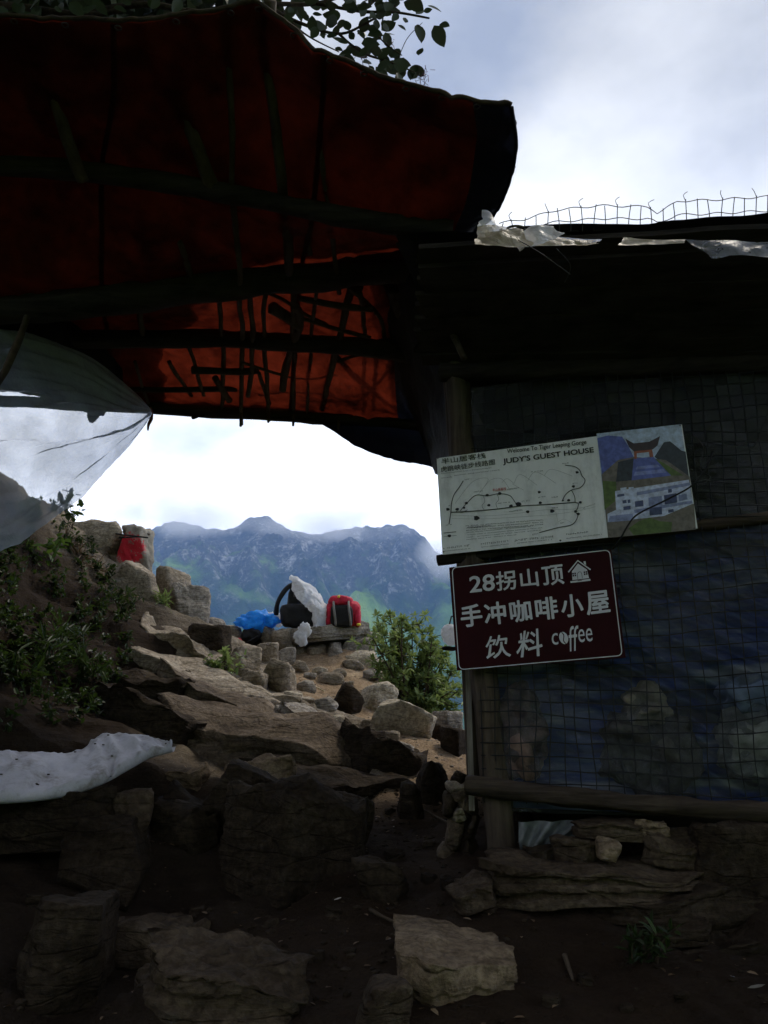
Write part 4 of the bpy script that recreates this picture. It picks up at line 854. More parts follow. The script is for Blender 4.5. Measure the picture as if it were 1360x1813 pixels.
crumple([(960, 415, 2.28), (1020, 422, 2.28), (1060, 425, 2.28)], [(985, 430, 2.24), (1020, 430, 2.24), (1062, 428, 2.24)], film_mat('bluish_plastic', (.42, .5, .75), .1, .4, .4), 'plastic_strip', hut, 4, .015, 30, 8)
crumple([(1105, 420, 2.24), (1160, 424, 2.22), (1215, 424, 2.2)], [(1095, 434, 2.2), (1160, 433, 2.2), (1212, 431, 2.18)], M['film_tan'], 'plastic_strip', hut, 5, .012, 40, 8)
crumple([(1215, 424, 2.16), (1290, 426, 2.15), (1400, 430, 2.12)], [(1262, 458, 2.12), (1320, 452, 2.1), (1400, 462, 2.08)], film_mat('thin_grey_plastic', (.5, .52, .58), .6, .3, .3), 'plastic_strip', hut, 6, .02, 40, 12)
mb = MB(); mx = np.linspace(888, 1400, 26); g = np.random.default_rng(31)
topy = lambda x: np.interp(x, [880, 930, 985, 1060, 1150, 1165, 1200, 1260, 1360, 1400], [396, 388, 372, 364, 366, 378, 356, 354, 348, 344]); boty = lambda x: np.interp(x, [880, 985, 1200, 1400], [420, 424, 418, 410])
jx = g.uniform(-4, 4, 26); 
for i, x in enumerate(mx): 
    mb.tube(catmull([W(x + jx[i] * .3, boty(x) + 6, 2.36), W(x, (boty(x) + topy(x)) / 2, 2.33), W(x + jx[i], topy(x) - (3 if i % 3 else 0), 2.31)], 7), .0016, 5)
    if i % 3 == 1: mb.tube(catmull([W(x + jx[i], topy(x), 2.31), W(x + jx[i] - 4, topy(x) - 10, 2.3), W(x + jx[i] + g.uniform(-9, 9), topy(x) - 16, 2.3)], 5), .0012, 4)
for r_ in (0, .36, .7):
    xs = np.linspace(884, 1400, 60); mb.tube(np.stack([W(x, topy(x) * (1 - r_) + (boty(x) + 6) * r_ + 2 * math.sin(x * .11 + r_ * 9), 2.31 + .05 * r_) for x in xs]), .0016, 5)
th_ = np.linspace(0, 5.6, 30); mb.tube(np.stack([W(914 + 16 * math.cos(t), 406 + 6 * math.sin(t), 2.28) for t in th_]), .004, 6)
o = mb.build('roof_mesh', M['wire'], hut); o['label'] = 'wire mesh curling up above the roof edge'; o['kind'] = 'stuff'
for i, pts in enumerate([[(918, 425, 2.2), (960, 450, 2.2), (1010, 486, 2.24)], [(985, 440, 2.2), (1010, 470, 2.3), (1000, 500, 2.4)]]):
    mb = MB(); mb.tube(catmull([W(*p) for p in pts], 12), .0016, 5); mb.build('loose_wire', M['wire'], hut)

# dry stone footing under the hut
foot = thing('dry_stone_footing', 'dry stone footing of long slabs under the hut wall', 'stone wall', tuple(W(1080, 1660, 2.55)))
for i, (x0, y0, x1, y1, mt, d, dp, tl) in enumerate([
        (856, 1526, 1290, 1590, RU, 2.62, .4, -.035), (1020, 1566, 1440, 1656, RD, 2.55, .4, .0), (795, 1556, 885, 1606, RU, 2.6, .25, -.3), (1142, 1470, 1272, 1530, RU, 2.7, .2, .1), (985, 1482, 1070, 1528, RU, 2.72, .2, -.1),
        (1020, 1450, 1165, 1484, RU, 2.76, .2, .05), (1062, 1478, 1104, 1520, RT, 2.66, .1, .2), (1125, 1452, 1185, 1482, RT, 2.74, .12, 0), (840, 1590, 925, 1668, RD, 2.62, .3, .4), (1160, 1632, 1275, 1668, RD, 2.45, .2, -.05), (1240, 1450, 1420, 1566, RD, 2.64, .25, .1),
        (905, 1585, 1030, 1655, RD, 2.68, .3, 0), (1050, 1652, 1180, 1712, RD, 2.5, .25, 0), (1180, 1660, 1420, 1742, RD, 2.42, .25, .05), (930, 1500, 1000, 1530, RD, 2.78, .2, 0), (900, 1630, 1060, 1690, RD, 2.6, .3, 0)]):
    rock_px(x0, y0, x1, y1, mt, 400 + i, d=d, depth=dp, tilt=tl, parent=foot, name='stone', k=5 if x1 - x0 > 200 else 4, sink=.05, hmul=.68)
stack = thing('stone_stack', 'rough column of small stones propping the hut corner post', 'stone stack', tuple(W(815, 1550, 3.1)))
for i, (x0, y0, x1, y1, mt) in enumerate([(792, 1384, 834, 1408, RK), (800, 1402, 838, 1424, RB), (785, 1408, 815, 1442, RD), (815, 1414, 852, 1440, RB), (800, 1434, 826, 1452, RK), (790, 1450, 824, 1496, RB), (818, 1445, 850, 1500, RD), (772, 1502, 816, 1540, RB), (806, 1500, 856, 1570, RD), (800, 1370, 830, 1392, RD), (770, 1540, 840, 1590, RD)]):
    rock_px(x0, y0, x1, y1, mt, 430 + i, d=3.12, depth=.16, parent=stack, name='stone', k=3, sink=.05, tilt=random.uniform(-.3, .3))
# plastic scrap with a bit of mesh under the sill
S, Zz = np.meshgrid(np.linspace(0, 1, 24), np.linspace(0, 1, 24), indexing='ij')
P00, P10, P01, P11 = wall(918, 1455, .03), wall(1050, 1452, .04), wall(925, 1535, .06), wall(968, 1528, .07)
G = P00 * ((1 - S) * (1 - Zz))[..., None] + P10 * (S * (1 - Zz))[..., None] + P01 * ((1 - S) * Zz)[..., None] + P11 * (S * Zz)[..., None]
G = G + HN * (.02 * np.sin(S * 17 + Zz * 4) + .015 * fbm(G * 14, 3))[..., None]
mb = MB(); mb.grid(G); tag(mb.build('plastic_scrap', simple('grey_plastic_scrap', (.13, .145, .145), .35, .5, .4, 12, .012), loc=tuple(P00)), 'crumpled grey plastic scrap tucked under the sill log', 'plastic scrap')

# ------------------------------------------------------------------ signs
class Board:
    def __init__(s, name, label, c, roll, w, h, mat, th=.008, parts=True):
        U = np.array([0, 0, 1.]); s.A = HX * math.cos(roll) + U * math.sin(roll); s.B = -HX * math.sin(roll) + U * math.cos(roll); s.C = np.array(c); s.N = HN
        s.root = thing(name, label, 'sign', tuple(s.C - s.B * h / 2)); s.w, s.h = w, h
        mb = MB(); R = np.stack([s.A, s.B, s.N], 1); mb.box(s.C - s.N * th / 2, (w, h, th), R); s.panel = mb.build('panel', mat, s.root, smooth_=False)
    def loc(s, px, py):
        r = ray(px, py); P = r * (s.C @ s.N) / (r @ s.N); q = P - s.C; return np.array([q @ s.A, q @ s.B])
    def pt(s, ab, lift): ab = np.asarray(ab); return s.C + ab[..., :1] * s.A + ab[..., 1:2] * s.B + s.N * lift
    def poly(s, mb, pix, lift=.0015, m=0):
        """flat printed shape given by its outline in the photograph"""
        P = s.pt(np.array([s.loc(*p) for p in pix]), lift); mb.add(P, [tuple(range(len(P)))[::-1]], m)
    def line(s, mb, pix, wid, lift=.002, m=0, n=None):
        L = np.array([s.loc(*p) for p in pix]);
        if n: L = catmull(L, n)
        t = np.gradient(L, axis=0); t /= np.linalg.norm(t, axis=1)[:, None] + 1e-9; nn = np.stack([-t[:, 1], t[:, 0]], -1) * wid / 2
        mb.grid(np.stack([s.pt(L + nn, lift), s.pt(L - nn, lift)]), m)
    def text(s, body, quad, mat, name='lettering', bold=0.0, lift=.002, shear=0.0):
        cu = bpy.data.curves.new('t', 'FONT'); cu.body = body; cu.size = 1;  cu.shear = shear; cu.resolution_u = 3
        ob = bpy.data.objects.new('t', cu); SC.collection.objects.link(ob); dg = bpy.context.evaluated_depsgraph_get(); dg.update()
        me = bpy.data.meshes.new_from_object(ob.evaluated_get(dg)); bpy.data.objects.remove(ob)
        v = np.array([q.co[:2] for q in me.vertices]); f = [tuple(p.vertices) for p in me.polygons]
        lo, hi = v.min(0), v.max(0); t = (v - lo) / (hi - lo)
        q = [s.loc(*p) for p in quad]; a, b = t[:, :1], t[:, 1:]
        if bold > 0:                            # heavier strokes: the same glyph printed again, shifted by the stroke growth
            n0 = len(v); sh = [(0, 0)] + [(bold * math.cos(k * math.pi / 4) / (hi - lo)[0], bold * math.sin(k * math.pi / 4) / (hi - lo)[1]) for k in range(8)]
            t = np.concatenate([t + np.array(d_) for d_ in sh]); f = [tuple(i + k * n0 for i in p) for k in range(9) for p in f]; lift = lift + np.repeat(np.arange(9) * .00006, n0)[:, None]
            a, b = t[:, :1], t[:, 1:]
        L = q[0] * (1 - a) * b + q[1] * a * b + q[2] * a * (1 - b) + q[3] * (1 - a) * (1 - b)
        o = mesh(name, s.pt(L, lift), f, mat, s.panel, smooth_=False); bpy.data.meshes.remove(me); return o
def grimy(name, col):
    m, N, L = new_mat(name); a = noise(N, L, mapped(N, L, (6, 6, 1.5)), 2.5, 7, .65, .5); b = noise(N, L, mapped(N, L), 60, 4, .7)
    r = ramp(N, [(.3, tuple(c * .66 for c in col)), (.5, tuple(c * .93 for c in col)), (.7, col)]); L.new(mixc(N, L, .25, a.outputs[0], b.outputs[0]), r.inputs[0])
    out(N, L, principled(N, L, r.outputs[0], .45, None, .35)); return m
def flat_mat(name, col, var=.12, scale=6, rough=.45): return simple(name, col, rough, .35, var, scale)
M['sign_white'] = grimy('sign_white', (.88, .88, .89))
M['ink'] = flat_mat('black_ink', (.012, .012, .014)); M['ink_grey'] = flat_mat('grey_ink', (.2, .2, .21)); M['ink_light'] = flat_mat('pale_grey_ink', (.45, .45, .47)); M['ink_red'] = flat_mat('red_ink', (.5, .04, .03))
mp_ = Board('guest_house_sign', 'white guest house trail map board with photo panel, wired to the hut wall', (.6585, 2.85, .845), .041, .924, .393, M['sign_white'])
zm = lambda x, y: (760 + x / 2.72, 730 + y / 2.72)
zq = lambda *p: [zm(*q) for q in p]
mp_.text('Welcome To Tiger Leaping Gorge', zq((375, 178), (756, 132), (758, 160), (377, 205)), M['ink'], bold=.012)
mp_.text("JUDY'S GUEST HOUSE", zq((355, 224), (790, 168), (794, 200), (358, 256)), M['ink'], bold=.026)
mp_.text('半山居客栈', zq((58, 224), (270, 194), (273, 221), (61, 251)), M['ink'], bold=.008)
mp_.text('虎跳峡徒步线路图', zq((55, 263), (315, 226), (318, 252), (57, 290)), M['ink'], bold=.006)
mp_.text('半山居客栈', zq((305, 368), (370, 361), (371, 376), (306, 383)), M['ink_red'], bold=.008)
mb = MB()
for pts, w in (([(165, 330), (145, 362), (120, 398), (108, 440), (105, 480), (96, 540)], .0034), ([(105, 482), (190, 478), (330, 466), (440, 452), (560, 445), (703, 434)], .0036),
               ([(150, 475), (180, 440), (225, 400), (280, 403), (335, 392), (385, 400), (405, 420), (422, 448)], .0026), ([(655, 255), (700, 262), (725, 280), (735, 305), (750, 325), (745, 345), (725, 365), (685, 375), (655, 400), (640, 430)], .003),
               ([(685, 375), (700, 405), (703, 434)], .0026), ([(703, 434), (718, 440), (715, 462), (706, 480), (716, 500), (690, 540), (620, 556), (530, 580)], .003), ([(130, 478), (160, 482), (185, 470)], .0022),
               ([(265, 470), (255, 450), (268, 430), (262, 405)], .0013), ([(330, 466), (322, 440), (335, 420), (328, 395)], .0013), ([(70, 582), (130, 576)], .0026), ([(70, 600), (132, 593)], .0012)):
    mp_.line(mb, zq(*pts), w, n=40)
mb.build('route_line', M['ink'], mp_.panel, smooth_=False)
mb = MB()
for pts, w in (([(125, 440), (210, 335), (285, 322), (235, 400)], .0008), ([(265, 360), (300, 325), (350, 322), (390, 375)], .0008), ([(350, 340), (375, 320), (410, 345)], .0008), ([(410, 340), (440, 300), (520, 352)], .0009), ([(475, 330), (515, 288), (610, 342)], .0009), ([(555, 305), (590, 275), (690, 308)], .0009),
               ([(110, 495), (250, 500), (400, 490), (560, 470), (700, 466), (800, 442)], .0007), ([(110, 512), (260, 514), (420, 505), (600, 492), (740, 470), (800, 455)], .0007), ([(610, 480), (622, 540)], .0006), ([(620, 530), (650, 515), (690, 535)], .0006), ([(400, 345), (455, 375)], .0007)):
    mp_.line(mb, zq(*pts), w, n=24)
mb.build('map_outline', M['ink_grey'], mp_.panel, smooth_=False)
mb = MB()
for x, y, s in ((90, 468, 9), (136, 468, 9), (168, 460, 7), (180, 438, 8), (280, 400, 8), (340, 391, 9), (288, 448, 8), (395, 452, 10), (430, 444, 14), (475, 480, 9), (530, 385, 8), (535, 436, 8), (592, 476, 11), (228, 510, 14), (672, 424, 8), (728, 434, 8), (695, 358, 8), (712, 290, 8), (705, 478, 8), (718, 490, 8), (632, 618, 5), (98, 596, 9), (645, 425, 5)):
    mb = MB(); mp_.poly(mb, zq(*[(x + s * math.cos(t) * (1 + .25 * math.sin(3 * t + x)), y + .8 * s * math.sin(t)) for t in np.linspace(0, 6.28, 9)[:-1]]), .0024); mb.build('map_symbol', M['ink'], mp_.panel, smooth_=False)
# fine print too small to read: rows of tick marks
def fine_print(bd, rows_, mat, seed):
    g = np.random.default_rng(seed); mb = MB()
    for (x0, y0, x1, y1, hgt, cell) in rows_:
        L = math.hypot(x1 - x0, y1 - y0); k = int(L / cell)
        for i in range(k):
            if g.random() < .1: continue
            t = (i + .5) / k; x, y = x0 + (x1 - x0) * t, y0 + (y1 - y0) * t
            for j in range(2):
                a = g.uniform(-.5, .5) * cell; b_ = g.uniform(-.5, .5) * hgt
                if g.random() < .5: bd.poly(mb, zq((x - cell * .38, y + b_ - .7), (x + cell * .38, y + b_ - .8), (x + cell * .38, y + b_ + .7), (x - cell * .38, y + b_ + .8)), .0021)
                else: bd.poly(mb, zq((x + a * .6 - .8, y - hgt * .5), (x + a * .6 + .8, y - hgt * .5), (x + a * .6 + .8, y + hgt * .5), (x + a * .6 - .8, y + hgt * .5)), .0021)
    return mb.build('fine_print', mat, bd.panel, smooth_=False)
fine_print(mp_, [(58, 296, 300, 268, 4, 5), (90, 309, 340, 278, 4, 5), (58, 318, 110, 312, 4, 5)] + [(176 + 3 * i % 5, 548 + 11 * i, 550 - 60 * (i > 3), 518 + 11 * i, 5, 5.5) for i in range(3)] +
           [(640, 248, 672, 244, 6, 5), (490, 288, 548, 282, 5, 5), (690, 345, 715, 342, 5, 5), (590, 410, 620, 407, 6, 5), (525, 410, 560, 406, 6, 5), (445, 430, 486, 425, 7, 6), (330, 440, 395, 432, 5, 5), (215, 385, 258, 379, 5, 5), (375, 372, 435, 364, 5, 5), (170, 325, 205, 321, 5, 5), (590, 462, 620, 459, 5, 5), (740, 463, 800, 440, 3, 6), (385, 478, 455, 470, 5, 5), (495, 590, 525, 583, 6, 5), (630, 535, 650, 532, 5, 5), (82, 452, 102, 449, 5, 5), (80, 545, 110, 540, 4, 4)], M['ink_grey'], 1)
fine_print(mp_, [(66, 655, 205, 640, 9, 9), (248, 636, 382, 620, 9, 9), (410, 618, 600, 598, 9, 9), (660, 588, 775, 574, 8, 8), (176, 556, 300, 546, 6, 6)], M['ink'], 2)
fine_print(mp_, [(66, 670, 200, 656, 4, 5), (250, 650, 384, 634, 4, 5), (412, 632, 592, 613, 4, 5), (660, 608, 832, 588, 5, 5), (180, 580, 500, 548, 3, 4.5), (180, 592, 545, 556, 3, 4.5), (180, 603, 540, 567, 3, 4.5), (180, 614, 420, 590, 3, 4.5)], M['ink_grey'], 3)
# photo panel: hillside gateway with steps above a white guest house
pm = [flat_mat('print_' + n_, c_, .28, 55) for n_, c_ in (('sky', (.42, .5, .66)), ('tree', (.035, .045, .06)), ('roof', (.045, .03, .035)), ('red', (.3, .09, .05)), ('steps', (.11, .14, .42)), ('steps_light', (.22, .26, .55)), ('earth', (.16, .14, .12)), ('house', (.55, .6, .8)), ('window', (.07, .09, .2)), ('green', (.09, .14, .035)), ('house_shade', (.25, .29, .5)))]
mb = MB()
mp_.poly(mb, zq((806, 103), (1212, 58), (1284, 565), (862, 605)), .0012, 0)
for pts, m_ in (([(810, 125), (860, 112), (930, 118), (960, 165), (985, 215), (900, 335), (835, 320)], 4), ([(1130, 145), (1160, 140), (1215, 185), (1235, 190), (1252, 320), (1190, 300), (1130, 250), (1085, 215)], 1),
                ([(830, 300), (910, 230), (985, 215), (1140, 230), (1254, 310), (1284, 565), (862, 605)], 6), ([(985, 222), (1080, 215), (1165, 305), (975, 328)], 4), ([(1000, 262), (1100, 252), (1112, 264), (996, 276)], 5), ([(992, 288), (1130, 274), (1145, 290), (985, 306)], 5),
                ([(910, 240), (985, 222), (975, 328), (900, 335)], 1), ([(985, 180), (1072, 172), (1080, 215), (1062, 218), (1058, 192), (1000, 198), (1000, 225), (988, 226)], 3), ([(945, 128), (985, 150), (1060, 142), (1112, 115), (1100, 160), (1076, 180), (985, 188), (962, 168)], 2),
                ([(1085, 222), (1130, 245), (1225, 305), (1165, 305)], 9), ([(835, 330), (900, 335), (905, 420), (845, 470)], 9), ([(895, 380), (1250, 325), (1272, 440), (1130, 500), (860, 530), (858, 490), (900, 470)], 7), ([(920, 365), (950, 361), (950, 378), (922, 380)], 7), ([(960, 362), (985, 360), (985, 373), (962, 376)], 7),
                ([(1000, 385), (1255, 338), (1258, 352), (1000, 402)], 10), ([(985, 470), (1265, 425), (1268, 438), (990, 486)], 10), ([(1130, 400), (1190, 390), (1195, 435), (1135, 445)], 8), ([(1055, 412), (1120, 402), (1124, 448), (1058, 455)], 10), ([(1060, 462), (1120, 455), (1122, 492), (1062, 498)], 8), ([(1150, 470), (1176, 466), (1178, 480), (1152, 485)], 8),
                ([(930, 425), (950, 422), (951, 438), (932, 440)], 8), ([(955, 422), (968, 420), (970, 436), (957, 438)], 8), ([(935, 455), (970, 450), (970, 468), (936, 472)], 8), ([(990, 430), (1030, 424), (1032, 452), (992, 458)], 8), ([(1150, 372), (1168, 370), (1169, 386), (1151, 389)], 8), ([(905, 397), (940, 392), (940, 404), (906, 409)], 8), ([(1200, 400), (1240, 392), (1244, 420), (1203, 430)], 10), ([(870, 500), (980, 488), (985, 520), (862, 530)], 10),
                ([(862, 530), (940, 525), (1010, 520), (1060, 508), (1100, 520), (1180, 500), (1275, 440), (1284, 565), (862, 605)], 6), ([(960, 560), (1010, 525), (1060, 508), (1110, 525), (1170, 530), (1165, 575), (985, 592)], 9)):
    mp_.poly(mb, zq(*pts), .0012 + .00004 * len(mb.f), m_)
o = mb.build('photo_print', pm[0], mp_.panel, smooth_=False, mats=pm); o['label'] = 'photo panel of a stepped hillside gateway above a white guest house'
for x, y in ((1208, 64), (42, 222), (572, 145), (70, 672), (1276, 560)): mb = MB(); mp_.poly(mb, zq(*[(x + 4 * math.cos(t), y + 4 * math.sin(t)) for t in np.linspace(0, 6.28, 9)[:-1]]), .003); mb.build('nail', M['wire'], mp_.panel, smooth_=False)
# coffee sign
M['sign_maroon'] = simple('sign_maroon', (.03, .005, .007), .6, .08, .2, 5)
M['sign_silver'] = flat_mat('sign_silver_letters', (.62, .62, .66), .05, 5)
cf = Board('coffee_sign', 'dark maroon coffee hut sign with silver lettering and rounded border', (.541, 2.86, .397), .055, .596, .3845, M['sign_maroon'])
zm = lambda x, y: (780 + x / 3.886, 950 + y / 3.886)
SI = M['sign_silver']
mb = MB(); TL, TR, BR, BL = [np.array(p, float) for p in ((80, 215), (1163, 92), (1251, 818), (130, 916))]
path = []
for c, p, q in ((TL, BL, TR), (TR, TL, BR), (BR, TR, BL), (BL, BR, TL)):
    a, b = (p - c) / np.linalg.norm(p - c), (q - c) / np.linalg.norm(q - c)
    for t in np.linspace(0, 1, 7): path.append(c + 38 * ((1 - t) ** 2 * a + t ** 2 * b))
path.append(path[0]); cf.line(mb, zq(*path), .0032); o = mb.build('border', SI, cf.panel, smooth_=False)
for ch, quad, bd_ in (('28', ((200, 278), (368, 258), (374, 368), (206, 386)), .018), ('拐', ((380, 247), (512, 230), (521, 360), (390, 374)), .018), ('山', ((545, 232), (662, 218), (677, 338), (557, 350)), .018), ('顶', ((695, 210), (836, 193), (852, 324), (710, 340)), .018),
                     ('手', ((138, 480), (272, 464), (294, 608), (148, 625)), .022), ('冲', ((298, 463), (440, 446), (456, 594), (312, 611)), .022), ('咖', ((472, 450), (613, 432), (632, 574), (490, 592)), .022), ('啡', ((648, 430), (795, 412), (811, 560), (665, 578)), .022), ('小', ((825, 410), (970, 392), (986, 540), (840, 558)), .022), ('屋', ((1000, 388), (1150, 370), (1168, 520), (1012, 540)), .022),
                     ('饮', ((325, 690), (458, 672), (486, 824), (296, 846)), .012), ('料', ((548, 655), (690, 632), (706, 818), (520, 832)), .012),
                     ('c', ((764, 668), (807, 662), (812, 742), (768, 747)), -.008), ('ff', ((880, 618), (948, 611), (946, 783), (884, 792)), -.008), ('ee', ((946, 640), (1042, 628), (1048, 720), (950, 730)), -.008)):
    cf.text(ch, zq(*quad), SI, bold=bd_)
mb = MB()
def bean(t0, t1):                               # half of a coffee bean, cut by an S-shaped slit
    rot = lambda x, y: (848 + x * .94 + y * .34, 698 - x * .34 + y * .94)
    arc = [rot(30 * math.cos(t), 43 * math.sin(t)) for t in np.linspace(t0, t1, 16)]
    sg = 1 if math.cos((t0 + t1) / 2) > 0 else -1
    return arc + [rot(sg * 3.5 + 7 * math.sin(k * math.pi), -43 * k * .93) for k in (np.linspace(-1, 1, 11) if sg > 0 else np.linspace(1, -1, 11))]
cf.poly(mb, zq(*bean(-math.pi / 2, math.pi / 2)), .002); cf.poly(mb, zq(*bean(math.pi / 2, 1.5 * math.pi)), .002)
mb.build('bean_logo', SI, cf.panel, smooth_=False)
mb = MB()                                       # little house
cf.line(mb, zq((880, 246), (945, 166), (1033, 229)), .0048, .0024)
cf.poly(mb, zq((905, 240), (946, 186), (1008, 228), (1022, 286), (908, 300)), .0018); cf.poly(mb, zq((893, 308), (1030, 291), (1033, 304), (896, 320)), .002); cf.poly(mb, zq((984, 172), (998, 170), (1002, 196), (988, 190)), .002)
mb.build('house_logo', SI, cf.panel, smooth_=False)
mb = MB()
for x, y in ((912, 256), (926, 254), (914, 270), (928, 268), (990, 246), (1004, 244), (992, 260), (1006, 258)): cf.poly(mb, zq((x - 5, y - 5), (x + 5, y - 6), (x + 6, y + 5), (x - 4, y + 6)), .0024)
cf.line(mb, zq((946, 292), (942, 262), (950, 246), (964, 244), (972, 258), (976, 288)), .0016, .0024, n=20); cf.poly(mb, zq((944, 303), (973, 300), (974, 304), (944, 307)), .0024)
mb.build('house_logo_detail', M['sign_maroon'], cf.panel, smooth_=False)
# cable running down across the photo panel, and loose wires at the sign
mb = MB(); mb.tube(catmull([wall(1262, 800, .06), wall(1250, 830, .075), wall(1225, 860, .085), wall(1180, 885, .085), wall(1130, 910, .085), wall(1112, 930, .085), wall(1098, 955, .08), wall(1085, 972, .06)], 40), .0032, 6)
tag(mb.build('cable', M['black_rubber'], loc=tuple(wall(1180, 885, .08))), 'thin black cable sagging across the photo panel', 'cable')
for i, pts in enumerate(([(1225, 770), (1245, 790), (1240, 830), (1258, 845), (1238, 860)], [(1245, 850), (1300, 855), (1360, 852), (1400, 850)])):
    mb = MB(); mb.tube(catmull([wall(x, y, .05) for x, y in pts], 24), .0016, 5); tag(mb.build('wire', M['wire'], loc=tuple(wall(*pts[0], .05))), ['twisted loose wire at the upper right corner of the map board', 'taut wire stretched along the mesh right of the map board'][i], 'wire')

# ------------------------------------------------------------------ plants
def leaf_geo(P, D, UPV, ln, wd, fold=.25, curl=.15):
    """many leaves at once: base point, direction, up hint, length and width"""
    P, D = np.asarray(P, float), np.asarray(D, float); n = len(P); D = D / (np.linalg.norm(D, axis=1)[:, None] + 1e-9)
    S = np.cross(D, UPV); S /= np.linalg.norm(S, axis=1)[:, None] + 1e-9; U = np.cross(S, D)
    ln = np.broadcast_to(ln, (n,)); wd = np.broadcast_to(wd, (n,))
    t = np.array([0, .28, .68, 1, .68, .28]); w = np.array([0, .92, .78, 0, -.78, -.92]) * .5; h = np.array([0, fold, fold, 0, fold, fold]) * .5
    V = P[:, None] + D[:, None] * (ln[:, None] * t)[..., None] + S[:, None] * (wd[:, None] * w)[..., None] + U[:, None] * (wd[:, None] * h - ln[:, None] * curl * t ** 2)[..., None]
    b = np.arange(n) * 6; F = np.concatenate([np.stack([b, b + 1, b + 2, b + 3], -1), np.stack([b, b + 3, b + 4, b + 5], -1)])
    return V.reshape(-1, 3), F
def rand_dirs(g, n, up=.3):
    d = g.normal(size=(n, 3)); d[:, 2] += up; return d / np.linalg.norm(d, axis=1)[:, None]
# shrub beside the bench
g = np.random.default_rng(41)
sb = W(738, 1268, 7.1); sb[2] -= .08
shrub = thing('shrub', 'sunlit leathery-leaved shrub right of the stone bench', 'shrub', tuple(sb))
mb = MB(); LP, LD, LL = [], [], []
SHX = [(668, 1112), (690, 1090), (712, 1098), (730, 1110), (748, 1120), (742, 1106), (765, 1128), (785, 1165), (800, 1188), (770, 1160), (700, 1130), (680, 1150), (720, 1150), (745, 1170), (790, 1215), (700, 1190), (725, 1210), (760, 1200), (690, 1220), (775, 1240), (735, 1240), (800, 1250), (705, 1245), (672, 1180), (660, 1130), (815, 1220), (710, 1165), (760, 1255), (685, 1195), (680, 1125), (705, 1108), (755, 1145), (778, 1185)]
for i, (px, py) in enumerate(SHX):
    tip = W(px, py, 7.1 + g.uniform(-.28, .3)); mid = sb * .5 + tip * .5 + np.array([g.normal() * .06, g.normal() * .08, -.04]); P = catmull([sb + g.normal(size=3) * [.05, .05, 0], mid, tip], 10)
    mb.tube(P, np.linspace(.013, .004, 10), 5)
    for j in range(22):
        q = P[min(9, 3 + j // 3)] + g.normal(size=3) * [.065, .08, .05] * (1 if j > 1 else .2) if j < 20 else tip
        if j > 2: mb.tube([P[min(9, 3 + j // 3)], q], [.004, .002], 4)
        k = g.integers(7, 12); dd = rand_dirs(g, k, .55); LP.append(np.repeat(q[None], k, 0) + dd * .006); LD.append(dd); LL.append(g.uniform(.045, .075, k))
mb.build('branches', M['bark'], shrub)
LP, LD, LL = np.concatenate(LP), np.concatenate(LD), np.concatenate(LL)
v, f = leaf_geo(LP, LD, g.normal(size=LP.shape) * .3 + [0, 0, 1], LL, LL * .46); mesh('crown', v, f, M['leaf_shrub'], shrub, smooth_=False)
# green cover on the left bank
def leafy(name, label, spots_, lf, wd, n_per, spread, mat, cat='plant', kind=None, seed=1, up=.5, group=None, d=None, stems=True):
    g = np.random.default_rng(seed); LP, LD, LL = [], [], []; st = MB()
    base = None
    for px, py in spots_:
        P = W(px, py, d) if d else hit(px, py); base = P if base is None else base
        for s in range(3):
            h = spread * g.uniform(.6, 1.4); tip = P + np.array([g.normal() * spread * .6, -abs(g.normal()) * spread * .5, h]); C = catmull([P - [0, 0, .03], P * .5 + tip * .5 + g.normal(size=3) * spread * .15, tip], 8)
            st.tube(C, np.linspace(.003, .0015, 8), 4)
            k = n_per // 3; idx = g.integers(2, 8, k); dd = rand_dirs(g, k, up); LP.append(C[idx] + g.normal(size=(k, 3)) * spread * .10); LD.append(dd); LL.append(g.uniform(.6, 1.25, k) * lf)
    LP, LD, LL = np.concatenate(LP), np.concatenate(LD), np.concatenate(LL)
    v, f = leaf_geo(LP, LD, g.normal(size=LP.shape) * .35 + [0, 0, 1], LL, LL * wd)
    if kind:
        mb_ = MB(); mb_.add(v, f.tolist()); o = mb_.build(name, mat, smooth_=False); return tag(o, label, cat, kind=kind)
    t = thing(name, label, cat, tuple(base), group); mesh('leaves', v, f, mat, t, smooth_=False)
    st.build('stems', M['bark'], t); return t
g = np.random.default_rng(55); sp1 = []
while len(sp1) < 170:
    px, py = g.uniform(-10, 250), g.uniform(900, 1290); lim = np.interp(py, [900, 950, 1050, 1150, 1290], [110, 150, 225, 240, 190]); lo = np.interp(py, [900, 1290], [-10, -10])
    if lo < px < lim and g.random() < np.interp(py, [900, 1150, 1290], [1, .9, .25]): sp1.append((px, py))
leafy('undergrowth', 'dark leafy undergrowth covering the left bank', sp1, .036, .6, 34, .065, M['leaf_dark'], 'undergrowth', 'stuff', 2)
M['leaf_fresh'] = leaf_mat('fresh_leaf', [(.2, (.03, .06, .012)), (.8, (.08, .14, .025))], .3, (.12, .2, .03))
leafy('fern', 'feathery fern patch low on the shaded left bank', [(60, 1160), (90, 1190), (30, 1210), (130, 1150), (150, 1200)], .11, .14, 70, .12, M['leaf_dark'], seed=13, up=.1)
leafy('broad_leaf_plant', 'fresh bright green broad-leaved plant high on the left bank', [(95, 985), (85, 1010)], .085, .75, 18, .14, M['leaf_fresh'], seed=3)
leafy('creeper', 'leafy creeper tip standing against the sky at the top of the bank', [(130, 930), (118, 945)], .09, .55, 15, .2, M['leaf_dark'], seed=4, d=6.2)
leafy('weed_clump', 'yellow-green weed clump hanging on the boulder left of the bright path', [(388, 1192), (394, 1205), (378, 1200), (398, 1180), (385, 1215)], .05, .45, 60, .10, M['leaf_shrub'], seed=5, d=6.0)
